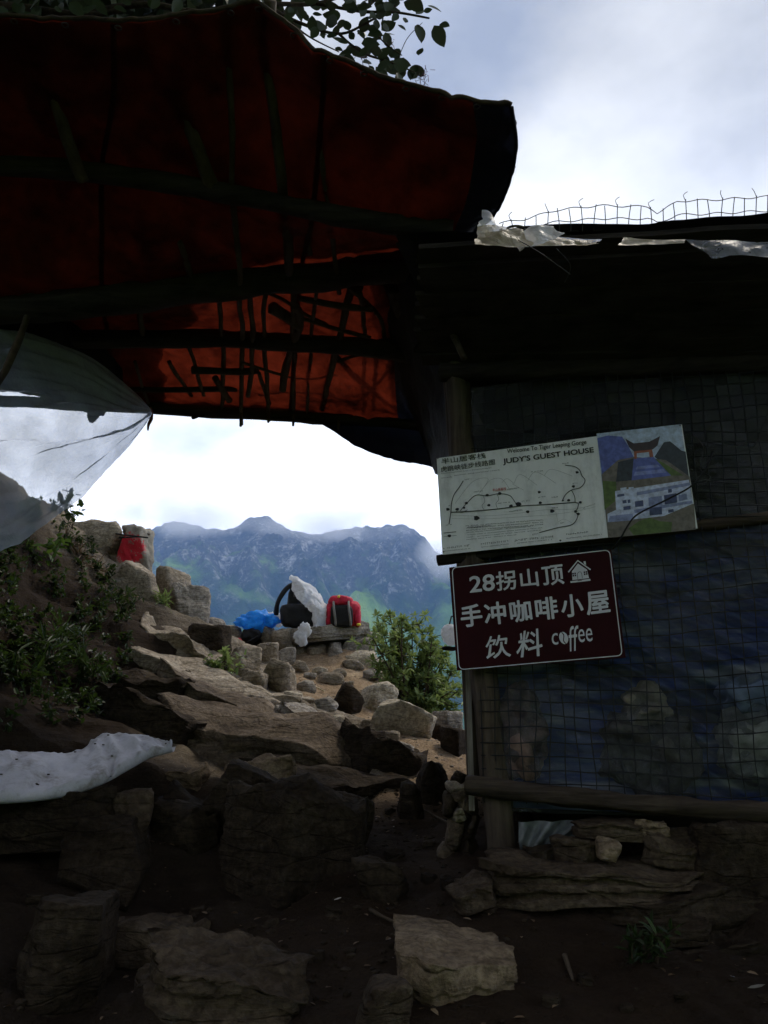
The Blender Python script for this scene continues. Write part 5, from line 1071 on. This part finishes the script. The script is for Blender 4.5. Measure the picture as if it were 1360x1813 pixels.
leafy('herb_tuft', 'ferny herb tuft on the brown cracked boulder of the bank', [(212, 1080), (225, 1095), (200, 1100)], .05, .3, 70, .12, M['leaf_dark'], seed=6, d=6.1)
leafy('trail_weed', 'small leafy weed growing at the foot of the stone footing', [(1140, 1705), (1160, 1700), (1120, 1710)], .04, .35, 36, .06, M['leaf_dark'], seed=7, d=2.28)
leafy('grass_tuft', 'dry grass tuft below the pale skyline boulder', [(118, 985), (140, 1000), (160, 1020)], .16, .06, 60, .08, M['leaf_dry'], seed=8, d=6.8, up=.2)
leafy('grass_tuft', 'small yellow-green grass tuft between the jutting blocks of the bank', [(283, 1070), (290, 1075)], .09, .12, 60, .06, M['leaf_shrub'], seed=9, d=6.7)
# leaf litter on the shaded trail
g = np.random.default_rng(66); LP = []
for _ in range(420):
    x, y = g.uniform(-1.0, 1.0), g.uniform(2.0, 4.6)
    LP.append((x, y, 0))
LP = np.array(LP); LP[:, 2] = terr(LP[:, 0], LP[:, 1]) + .004
dd = g.normal(size=LP.shape) * [1, 1, .12]; LL = g.uniform(.008, .03, len(LP))
v, f = leaf_geo(LP, dd, g.normal(size=LP.shape) * .25 + [0, 0, 1], LL, LL * .5); mb = MB(); mb.add(v, f.tolist())
tag(mb.build('leaf_litter', M['leaf_dry'], smooth_=False), 'dry leaf litter strewn on the shaded trail', 'leaf litter', kind='stuff')
g = np.random.default_rng(67); v0, f0 = ico(1)
for nm, lab_, n_, y0, y1, mt in (('gravel', 'dark grit and gravel on the shaded trail', 1300, 1.95, 4.4, RD), ('pebbles', 'pale grit and pebbles on the bright slope', 900, 4.4, 8.4, RK)):  # near grit takes the darkened rock colour to deepen the shaded trail
    y = g.uniform(y0, y1, n_); pc = np.interp(y, [1.5, 2.6, 3.4, 4.3, 5.2, 6.0, 7.0, 8.2, 9], [.0, .05, .06, .28, .36, .05, -.45, -.75, -.9]); x = pc + g.normal(size=n_) * np.interp(y, [2, 3.5, 4.5, 7], [.6, .35, .22, .4]); zz = terr(x, y); sz = .003 + .014 * g.random(n_) ** 3
    mb = MB()
    for k in range(n_): mb.add((v0 * g.uniform(.6, 1.3, 3) * [1, 1, .6]) @ rotz(g.uniform(0, 6)).T * sz[k] + [x[k], y[k], zz[k]], f0)
    tag(mb.build(nm, mt, smooth_=False), lab_, 'gravel', kind='stuff')

# tree whose boughs hang over the canopy
g = np.random.default_rng(77)
tree = thing('tree', 'broad-leaved tree whose dark boughs hang over the tarp canopy', 'tree', (-2.9, 3.6, 1.2))
mb = MB(); mb.tube(catmull([(-2.9, 3.6, 1.0), (-2.8, 3.5, 2.0), (-2.55, 3.3, 3.1), (-2.3, 3.2, 4.3)], 16), np.linspace(.14, .07, 16), 10, rough=.2); mb.build('trunk', M['bark'], tree)
BR_ = [([(-420, 120), (-150, 40), (0, 10), (120, 24), (210, 18), (300, -30)], .020), ([(150, 22), (260, 8), (360, 24), (470, 8), (560, 6), (640, -20)], .014), ([(260, 8), (330, -20), (420, -60)], .010), ([(470, 8), (530, 40), (600, 60), (650, 40), (700, 10)], .008),
       ([(600, 60), (640, 92), (690, 110), (735, 128)], .006), ([(560, 6), (640, 20), (700, 22), (760, 32)], .008), ([(650, 40), (680, 75), (712, 98)], .004), ([(330, 16), (365, 22), (372, 34)], .006), ([(700, 120), (720, 70), (748, 40)], .002), ([(500, 20), (540, 60), (600, 92)], .005), ([(-150, 40), (-60, -40), (40, -100)], .014), ([(640, 20), (690, -20), (740, -60)], .006)]
tips = []
for pts, r in BR_:
    P = catmull([W(x, y, 2.62 + .1 * math.sin(x * .013 + y * .02)) for x, y in pts], 26); m_ = MB(); m_.tube(P, np.linspace(r, r * .45, 26), 6, rough=.2); tips.append((P, m_.build('branch', M['bark'], tree)))
mb = MB(); mb.tube(catmull([(-2.6, 3.35, 3.0), (-2.2, 3.0, 2.95), W(-420, 120, 2.62)], 12), np.linspace(.05, .02, 12), 8); mb.build('branch', M['bark'], tree)
# single leaves that can be told apart
v1, f1 = leaf_geo([[0, 0, 0]], [[1, 0, 0]], np.array([[0, 0, 1.]]), [1.0], [.62], .2, .12)
tpl = []
for k, wd_ in enumerate((.55, .68, .8)):
    n_ = 7; t = np.linspace(0, 1, n_); w = wd_ * .5 * np.sin(np.pi * t ** .8) ** .8; w[-1] = 0; w[0] = .01
    V = np.concatenate([np.stack([t, w, .12 * w - .1 * t * t], -1), np.stack([t, t * 0, -.1 * t * t - .02], -1), np.stack([t, -w, .12 * w - .1 * t * t], -1)]); F = [(i + a * n_, i + 1 + a * n_, i + 1 + (a + 1) * n_, i + (a + 1) * n_) for a in (0, 1) for i in range(n_ - 1)]
    me = bpy.data.meshes.new('leaf'); me.from_pydata(V.tolist(), [], F); me.materials.append(M['leaf_tree']); me.polygons.foreach_set('use_smooth', np.ones(len(F), bool)); tpl.append(me)
KEY = [(758, 18, 20, -20), (770, 14, 30, 10), (787, 44, 26, 30), (744, 58, 46, 80), (778, 64, 44, 55), (725, 8, 26, 200), (700, 30, 26, 120), (560, 10, 30, 150), (572, 62, 22, 100), (640, 60, 30, 60), (650, 90, 30, 120), (700, 95, 34, 60), (715, 112, 34, 30), (728, 130, 28, 100), (678, 116, 34, 150), (620, 85, 26, 140), (600, 70, 26, 200), (655, 30, 30, 90), (675, 10, 34, 20), (620, 12, 36, 170), (590, 25, 30, 110), (540, 28, 24, 60), (515, 18, 20, 120), (690, 60, 26, 160), (712, 48, 22, 40), (300, 18, 40, 30), (235, 12, 26, 80), (275, 6, 30, 120), (145, 14, 26, 60), (20, 8, 36, 20), (60, 5, 40, 100), (100, 10, 34, 160), (340, 8, 26, 40), (170, 5, 30, 100)]
for _ in range(260):
    if g.random() < .68:
        px, py = g.uniform(490, 745), g.uniform(-25, 140)
        if py > np.interp(px, [490, 560, 640, 745], [25, 85, 122, 150]) or (px > 690 and 40 < py < 85): continue
        if py > 70 and px < 600: continue
    else: px, py = g.uniform(-10, 360), g.uniform(-30, 22) 
    KEY.append((px, py, g.uniform(18, 40), g.uniform(0, 360)))
for i, (px, py, s, an) in enumerate(KEY):
    o = bpy.data.objects.new('leaf', tpl[i % 3]); sc_ = s * 2.6 * .83 / FPX * 1.25
    P = W(px, py, 2.55 + g.uniform(-.12, .3)); link(o, min(tips, key=lambda q: ((q[0] - P) ** 2).sum(1).min())[1]); an = math.radians(-an)
    ex = np.array([math.cos(an), g.normal() * .35, math.sin(an)]); ex /= np.linalg.norm(ex); n_ = np.array([g.normal() * .45, -1, g.normal() * .5 - .35]); ey = np.cross(n_, ex); ey /= np.linalg.norm(ey); ez = np.cross(ex, ey)
    base = P - ex * sc_ * .5 - np.array(tree.location)
    o.matrix_basis = Matrix(((ex[0] * sc_, ey[0] * sc_, ez[0] * sc_, base[0]), (ex[1] * sc_, ey[1] * sc_, ez[1] * sc_, base[1]), (ex[2] * sc_, ey[2] * sc_, ez[2] * sc_, base[2]), (0, 0, 0, 1)))
# pinkish seed sprays
mb = MB()
for px, py in ((752, 132), (745, 140), (640, 98), (690, 78)):
    for _ in range(14):
        a = W(px, py, 2.6) + g.normal(size=3) * .012; b_ = a + g.normal(size=3) * .014; mb.tube([a, b_], [.0008, .0014], 4)
mb.build('seed_spray', simple('pinkish_seed', (.2, .12, .17), .7), tree)
# the crown above the canopy (past the single leaves it is one mass)
def crown(parent, clumps, n, lf, seed, name='crown', mat='leaf_tree'):
    g = np.random.default_rng(seed); LP = []
    for (c, r) in clumps:
        k = int(n * r[0] * r[1] * r[2] / sum(q[1][0] * q[1][1] * q[1][2] for q in clumps)); d = rand_dirs(g, k, 0); LP.append(np.array(c) + d * (g.uniform(.25, 1, (k, 1)) ** .5) * np.array(r) * (1 + .25 * fbm(d * 2.2 + seed, 2))[:, None])
    LP = np.concatenate(LP); dd = rand_dirs(g, len(LP), -.2); LL = g.uniform(.7, 1.3, len(LP)) * lf
    v, f = leaf_geo(LP, dd, g.normal(size=LP.shape) * .6 + [0, 0, 1], LL, LL * .62); o = mesh(name, v, f, M[mat], parent, smooth_=False); o['kind'] = 'stuff'; return o
crown(tree, [((-2.3, 3.0, 4.6), (1.3, 1.4, 1.0)), ((-1.3, 2.4, 4.4), (1.2, 1.2, .8)), ((-.6, 2.0, 4.5), (1.0, 1.2, .8)), ((-1.4, 3.6, 4.9), (1.2, 1.0, .7)), ((-2.0, 1.2, 4.4), (1.3, 1.2, .9)), ((-.3, 1.2, 4.4), (1.1, 1.0, .8)), ((-1.0, .2, 4.4), (1.4, 1.3, .9)),
             ((.7, .3, 4.3), (1.2, 1.1, .8)), ((-.2, -.9, 4.0), (1.4, 1.2, .9)), ((1.6, -.6, 3.8), (1.2, 1.2, .9)), ((-1.9, -.7, 3.9), (1.3, 1.2, .9)), ((-2.8, 4.6, 4.0), (1.2, 1.2, .8)), ((-2.4, 5.6, 3.9), (1.0, 1.0, .6)), ((-3.4, 5.4, 4.4), (1.2, 1.3, .8)), ((-1.5, 4.9, 4.0), (.8, .9, .5))], 34000, .165, 5)  # unseen clumps extend the crown over viewpoint and bank for their shade

for i, (x, y, lb_) in enumerate(((-2.6, -2.4, 'unseen leafy tree added on the bank behind the viewpoint to shade the trail'), (3.1, -1.6, 'unseen leafy tree added behind the viewpoint, below the hut, to shade the trail'))):  # trees out of view, added to keep light off the foreground
    z = ground_z(x, y); t = thing('tree', lb_, 'tree', (x, y, z)); m_ = MB(); m_.tube(catmull([(x, y, z - .2), (x + .1, y, z + 2), (x, y + .1, z + 4.5)], 12), np.linspace(.15, .07, 12), 9, rough=.2); m_.build('trunk', M['bark'], t)
    crown(t, [((x, y, z + 4.2), (1.5, 1.4, 1.2)), ((x + .5, y + .4, z + 4.6), (1.4, 1.3, .9)), ((x - .6, y - .3, z + 4.4), (1.3, 1.2, .9)), ((x + .2, y - .5, z + 5.2), (1.2, 1.2, .9))], 9000, .17, 60 + i)
# ------------------------------------------------------------------ packs and bags on the bench
def blob(size, e=.6, amp=.02, seed=0, k=4, R=None, fr=9):
    d, f = ico(k); p = np.sign(d) * np.abs(d) ** e * np.array(size) / 2; p = p + amp * d * (fbm(p * fr + seed * 3.3, 3) + (.6 * (.4 - 2 * np.abs(fbm(p * fr * 1.7 + seed, 2))) if amp > .03 else 0))[:, None]
    return (p @ np.asarray(R).T if R is not None else p), f
M['red_nylon'] = simple('red_nylon', (.42, .016, .04), .7, .25, .35, 25, .012); M['black_nylon'] = simple('black_nylon', (.008, .008, .009), .7, .3, .3, 40, .003)
M['grey_web'] = simple('grey_webbing', (.2, .19, .18), .8, .2); M['yellow'] = simple('yellow_patch', (.7, .55, .05), .6); M['white_bag'] = film_mat('white_bag_plastic', (.85, .86, .88), .06, .45, .4, 60, .012)
M['blue_bag'] = film_mat('blue_bag_plastic', (.015, .36, 1.0), .03, .35, .35, 60, .012)
c0 = W(607, 1112, 8.35); PXM = axial(c0) / FPX
rp = thing('red_backpack', 'red and black backpack standing on the bench slab', 'backpack', tuple(c0))
def at_(px, py, dy=0.0): p = W(px, py, 8.35); return p + np.array([0, dy, 0])
v, f = blob((64 * PXM, .24, 52 * PXM), .72, .02, 1); mesh('body', v + at_(607, 1087), f, M['red_nylon'], rp)
v, f = blob((40 * PXM, .13, 40 * PXM), .5, .008, 2); mesh('front_pocket', v + at_(606, 1093, -.09), f, M['black_nylon'], rp)
v, f = blob((44 * PXM, .24, 22 * PXM), .8, .02, 3); o = mesh('lid', v + at_(603, 1067, -.03), f, M['red_nylon'], rp)
v, f = blob((5 * PXM, .03, 5 * PXM), .8, 0, 4, 2); mesh('badge', v + at_(601, 1060, -.13), f, M['yellow'], o)
for px, w in ((582, 9), (636, 9)):
    v, f = blob((12 * PXM, .16, 38 * PXM), .6, .01, px); mesh('side_pocket', v + at_(px + (2 if px < 600 else -3), 1092, -.03), f, M['red_nylon'] if px > 0 else None, rp)
for px in (594, 620):
    mb = MB(); mb.tube(catmull([at_(px - 2, 1068, -.12), at_(px - 1, 1080, -.175), at_(px + 1, 1096, -.175), at_(px + 2, 1110, -.13)], 12), .014, 6); mb.build('compression_strap', M['grey_web'], rp)
v, f = blob((8 * PXM, .05, 5 * PXM), .7, 0, 6, 2); mesh('waist_buckle', v + at_(636, 1108, -.1), f, M['yellow'], rp)
# black pack under a white rain cover
bp_ = thing('black_backpack', 'black backpack half covered by crumpled white plastic', 'backpack', tuple(W(535, 1114, 8.35)))
v, f = blob((70 * PXM, .26, 44 * PXM), .6, .02, 11); mesh('body', v + at_(531, 1091), f, M['black_nylon'], bp_)
v, f = blob((26 * PXM, .16, 66 * PXM), .6, .015, 12, R=roty(.12)); mesh('back_panel', v + at_(523, 1062, .02), f, M['black_nylon'], bp_)
mb = MB(); mb.tube(catmull([at_(489, 1088), at_(492, 1072, -.05), at_(500, 1055, -.06), at_(511, 1040, -.03), at_(520, 1034, .02)], 18), .026, 8, rough=.2); mb.build('shoulder_strap', M['black_nylon'], bp_)
mb = MB(); mb.tube([at_(522, 1036, -.1), at_(523, 1060, -.12)], .004, 5); mb.build('pull_cord', M['grey_web'], bp_)
lb = catmull([at_(*p) for p in ((514, 1027, -.08), (521, 1046, -.14), (530, 1066, -.17), (544, 1080, -.18), (556, 1094, -.17), (556, 1116, -.16))], 30); rb = catmull([at_(*p) for p in ((524, 1024, .05), (548, 1035, .04), (568, 1054, .03), (581, 1076, .02), (584, 1092, .0), (570, 1114, -.05))], 30)
t = np.linspace(0, 1, 22)[None, :, None]; G = lb[:, None] * (1 - t) + rb[:, None] * t; G = G + np.array([0, -1, .25]) * (.10 * np.sin(np.pi * t)) + .03 * np.stack([fbm(G * 11, 3), fbm(G * 11 + 5, 3) * 1.4, fbm(G * 13 + 9, 3)], -1)
mb = MB(); mb.grid(G); o = mb.build('rain_cover', M['white_bag'], bp_); o['label'] = 'crumpled white plastic cover'
def bagobj(name, label, px, py, w, h, dp, mat, seed, dy=0.0, e=.8, amp=.05, fr=10, R=None):
    v, f = blob((w * PXM, dp, h * PXM), e, amp, seed, 4, R, fr); c = at_(px, py, dy); return tag(mesh(name, v + c, f, mat, loc=tuple(c)), label, 'bag')
bagobj('plastic_bag', 'white plastic bag hanging over the front of the bench slab', 541, 1128, 28, 38, .06, M['white_bag'], 21, -.30, .75, .032, R=roty(.35))
bagobj('plastic_bag', 'bright blue plastic bag at the left end of the bench', 456, 1102, 72, 30, .22, M['blue_bag'], 22, -.05, .8, .055, 8, R=roty(-.06))
bagobj('plastic_bag', 'small white plastic bag peeking out behind the blue bag', 480, 1090, 36, 16, .12, M['white_bag'], 23, .1, .8, .06, 12)
bagobj('cloth_bag', 'small dark bag below the blue plastic bag', 448, 1126, 30, 26, .14, M['black_nylon'], 24, -.08, .7, .03)
pole = thing('trekking_pole', 'dark trekking pole with a red grip below the blue bag', 'trekking pole', tuple(at_(432, 1150, -.1)))
mb = MB(); mb.tube([at_(434, 1146, -.2), at_(462, 1128, -.16)], .008, 6); mb.build('shaft', M['black_nylon'], pole)
mb = MB(); mb.tube(catmull([at_(428, 1134, -.2), at_(433, 1140, -.22), at_(430, 1150, -.22)], 8), [.012, .016, .018, .02, .02, .02, .018, .014], 6); o = mb.build('grip', simple('red_grip', (.5, .03, .02), .5), pole); o['label'] = 'red grip and strap'
# white bag hung at the hut's far corner
hb = thing('hanging_plastic_bag', 'white plastic bag hung from a stick at the far corner of the hut', 'bag', tuple(W(796, 1140, 4.6)))
v, f = blob((.085, .07, .12), .75, .015, 31, 3, None, 20); mesh('bag', v + W(796, 1122, 4.6), f, M['white_bag'], hb)
mb = MB(); mb.tube([W(796, 1106, 4.6), W(799, 1092, 4.6), W(820, 1086, 4.5)], .005, 5); mb.build('stick', M['stick'], hb)
v, f = blob((.09, .05, .025), .7, .008, 32, 3, None, 20); tag(mesh('dark_tin', v + W(796, 1148, 4.6), f, M['black_nylon'], loc=tuple(W(796, 1148, 4.6))), 'flat dark object just below the hanging white bag', 'tin')
# pale litter on the trail
g = np.random.default_rng(91)
for i, (px, py, s, lb_) in enumerate([(598, 1598, 12, 'curled pale leaf scrap near the foot of the big blunt boulder'), (664, 1527, 7, 'tiny white scrap on the trail beside the big blunt boulder'), (378, 1680, 9, 'yellowish fallen leaf beside the rounded dark boulder'), (1298, 1738, 9, 'white cigarette-sized scrap at the lower right'), (1240, 1730, 16, 'rusty brown leaf near the white scrap at the lower right'), (1340, 1756, 26, 'flat pale stone chip at the right edge of the foreground'), (575, 1218, 3, 'straw lying across the bright slope')][:6]):
    P = hit(px, py); sc_ = s * axial(P) / FPX; V = np.array([[x * sc_, y * sc_, .15 * sc_ * math.sin(x * 3 + y)] for x in (-.5, 0, .5) for y in (-.35, 0, .35)]) @ rotz(i * 1.1).T
    F = [(0, 1, 4, 3), (1, 2, 5, 4), (3, 4, 7, 6), (4, 5, 8, 7)]; tag(mesh('litter_scrap', V + P + [0, 0, .012], F, simple('scrap_%d' % i, [(.5, .46, .4), (.75, .75, .75), (.45, .33, .12), (.8, .8, .78), (.2, .08, .04), (.22, .21, .17)][i], .7), loc=tuple(P + [0, 0, .012])), lb_, 'litter')
mb = MB(); P0, P1 = hit(548, 1214) + [0, 0, .02], hit(574, 1228) + [0, 0, .02]; mb.tube([P0, P1], .006, 5); tag(mb.build('straw', simple('straw', (.6, .5, .3), .7), loc=tuple(P0)), 'pale straw lying across the bright slope', 'straw')
for i, pts in enumerate(([(655, 1618), (700, 1640), (740, 1642)], [(735, 1430), (770, 1450), (795, 1462)], [(1000, 1700), (1010, 1730), (1015, 1745)])):
    P = catmull([hit(*p) + [0, 0, .012] for p in pts], 10); mb = MB(); mb.tube(P, np.linspace(.007, .003, 10), 6, rough=.3); tag(mb.build('twig', M['stick'], loc=tuple(P[0])), ['long dark twig lying on the shaded trail', 'twig lying on the path by the stacked stones', 'short twig at the foot of the stone footing'][i], 'twig')

# ------------------------------------------------------------------ air
def haze_box():
    m, N, L = new_mat('haze_air'); pv = N.new('ShaderNodeVolumePrincipled'); pv.inputs['Color'].default_value = (.29, .52, 1.0, 1); pv.inputs['Density'].default_value = HAZE; pv.inputs['Anisotropy'].default_value = .2
    o = N.new('ShaderNodeOutputMaterial'); L.new(pv.outputs[0], o.inputs['Volume'])
    mb = MB(); mb.box((0, 0, HZ0), (12600, 9900, HZ1)); return tag(mb.build('haze', m, smooth_=False), 'blue mountain haze filling the gorge', 'haze', kind='stuff')
HAZE = 1.35e-4
bpy.context.view_layer.update()
_zz = [v.co.z for n_ in ('mountain', 'gorge_slope') for v in bpy.data.objects[n_].data.vertices]; _z0, _z1 = min(_zz) - 1.5, max(_zz) + 10; HZ0, HZ1 = (_z0 + _z1) / 2, _z1 - _z0; print('haze z', _z0, _z1)
haze_box()

def cloud_bank(name, label, c, r, dens, seed, thr=.48):
    """low cloud clinging to the summits: a soft-edged patch of droplets"""
    m, N, L = new_mat('cloud_' + name); tcn = N.new('ShaderNodeTexCoord'); ln = N.new('ShaderNodeVectorMath'); ln.operation = 'LENGTH'; L.new(tcn.outputs['Object'], ln.inputs[0])
    mpn = N.new('ShaderNodeMapping'); mpn.inputs['Scale'].default_value = tuple(x / 420 for x in r); mpn.inputs['Location'].default_value = (seed, seed * .7, 0); L.new(tcn.outputs['Object'], mpn.inputs['Vector'])
    nz = noise(N, L, mpn.outputs[0], 1.6, 5, .6)
    e = N.new('ShaderNodeMapRange'); e.inputs['From Min'].default_value = 1.0; e.inputs['From Max'].default_value = .35; L.new(ln.outputs['Value'], e.inputs['Value'])
    q = N.new('ShaderNodeMapRange'); q.inputs['From Min'].default_value = thr; q.inputs['From Max'].default_value = thr + .16; L.new(nz.outputs['Fac'], q.inputs['Value'])
    mu = N.new('ShaderNodeMath'); mu.operation = 'MULTIPLY'; L.new(e.outputs[0], mu.inputs[0]); L.new(q.outputs[0], mu.inputs[1])
    m2 = N.new('ShaderNodeMath'); m2.operation = 'MULTIPLY'; m2.inputs[1].default_value = dens; L.new(mu.outputs[0], m2.inputs[0])
    pv = N.new('ShaderNodeVolumePrincipled'); pv.inputs['Color'].default_value = (.98, .98, 1, 1); L.new(m2.outputs[0], pv.inputs['Density'])
    o = N.new('ShaderNodeOutputMaterial'); L.new(pv.outputs[0], o.inputs['Volume'])
    v, f = ico(3); ob = mesh(name, v, f, m); ob.location = c; ob.scale = r; return tag(ob, label, 'low_cloud', 'mist on the summits', 'stuff')
cloud_bank('low_cloud', 'low cloud swallowing the left summit shoulder', W(305, 915, 2720), (330, 220, 75), .006, 1.0, .36)
cloud_bank('low_cloud', 'low cloud lying along the saddle of the ridge', W(595, 930, 2720), (360, 220, 52), .006, 3.0, .36)
cloud_bank('low_cloud', 'white cloud wisp beside the hut above the right end of the ridge', W(790, 985, 2650), (120, 150, 100), .008, 5.0, .36)
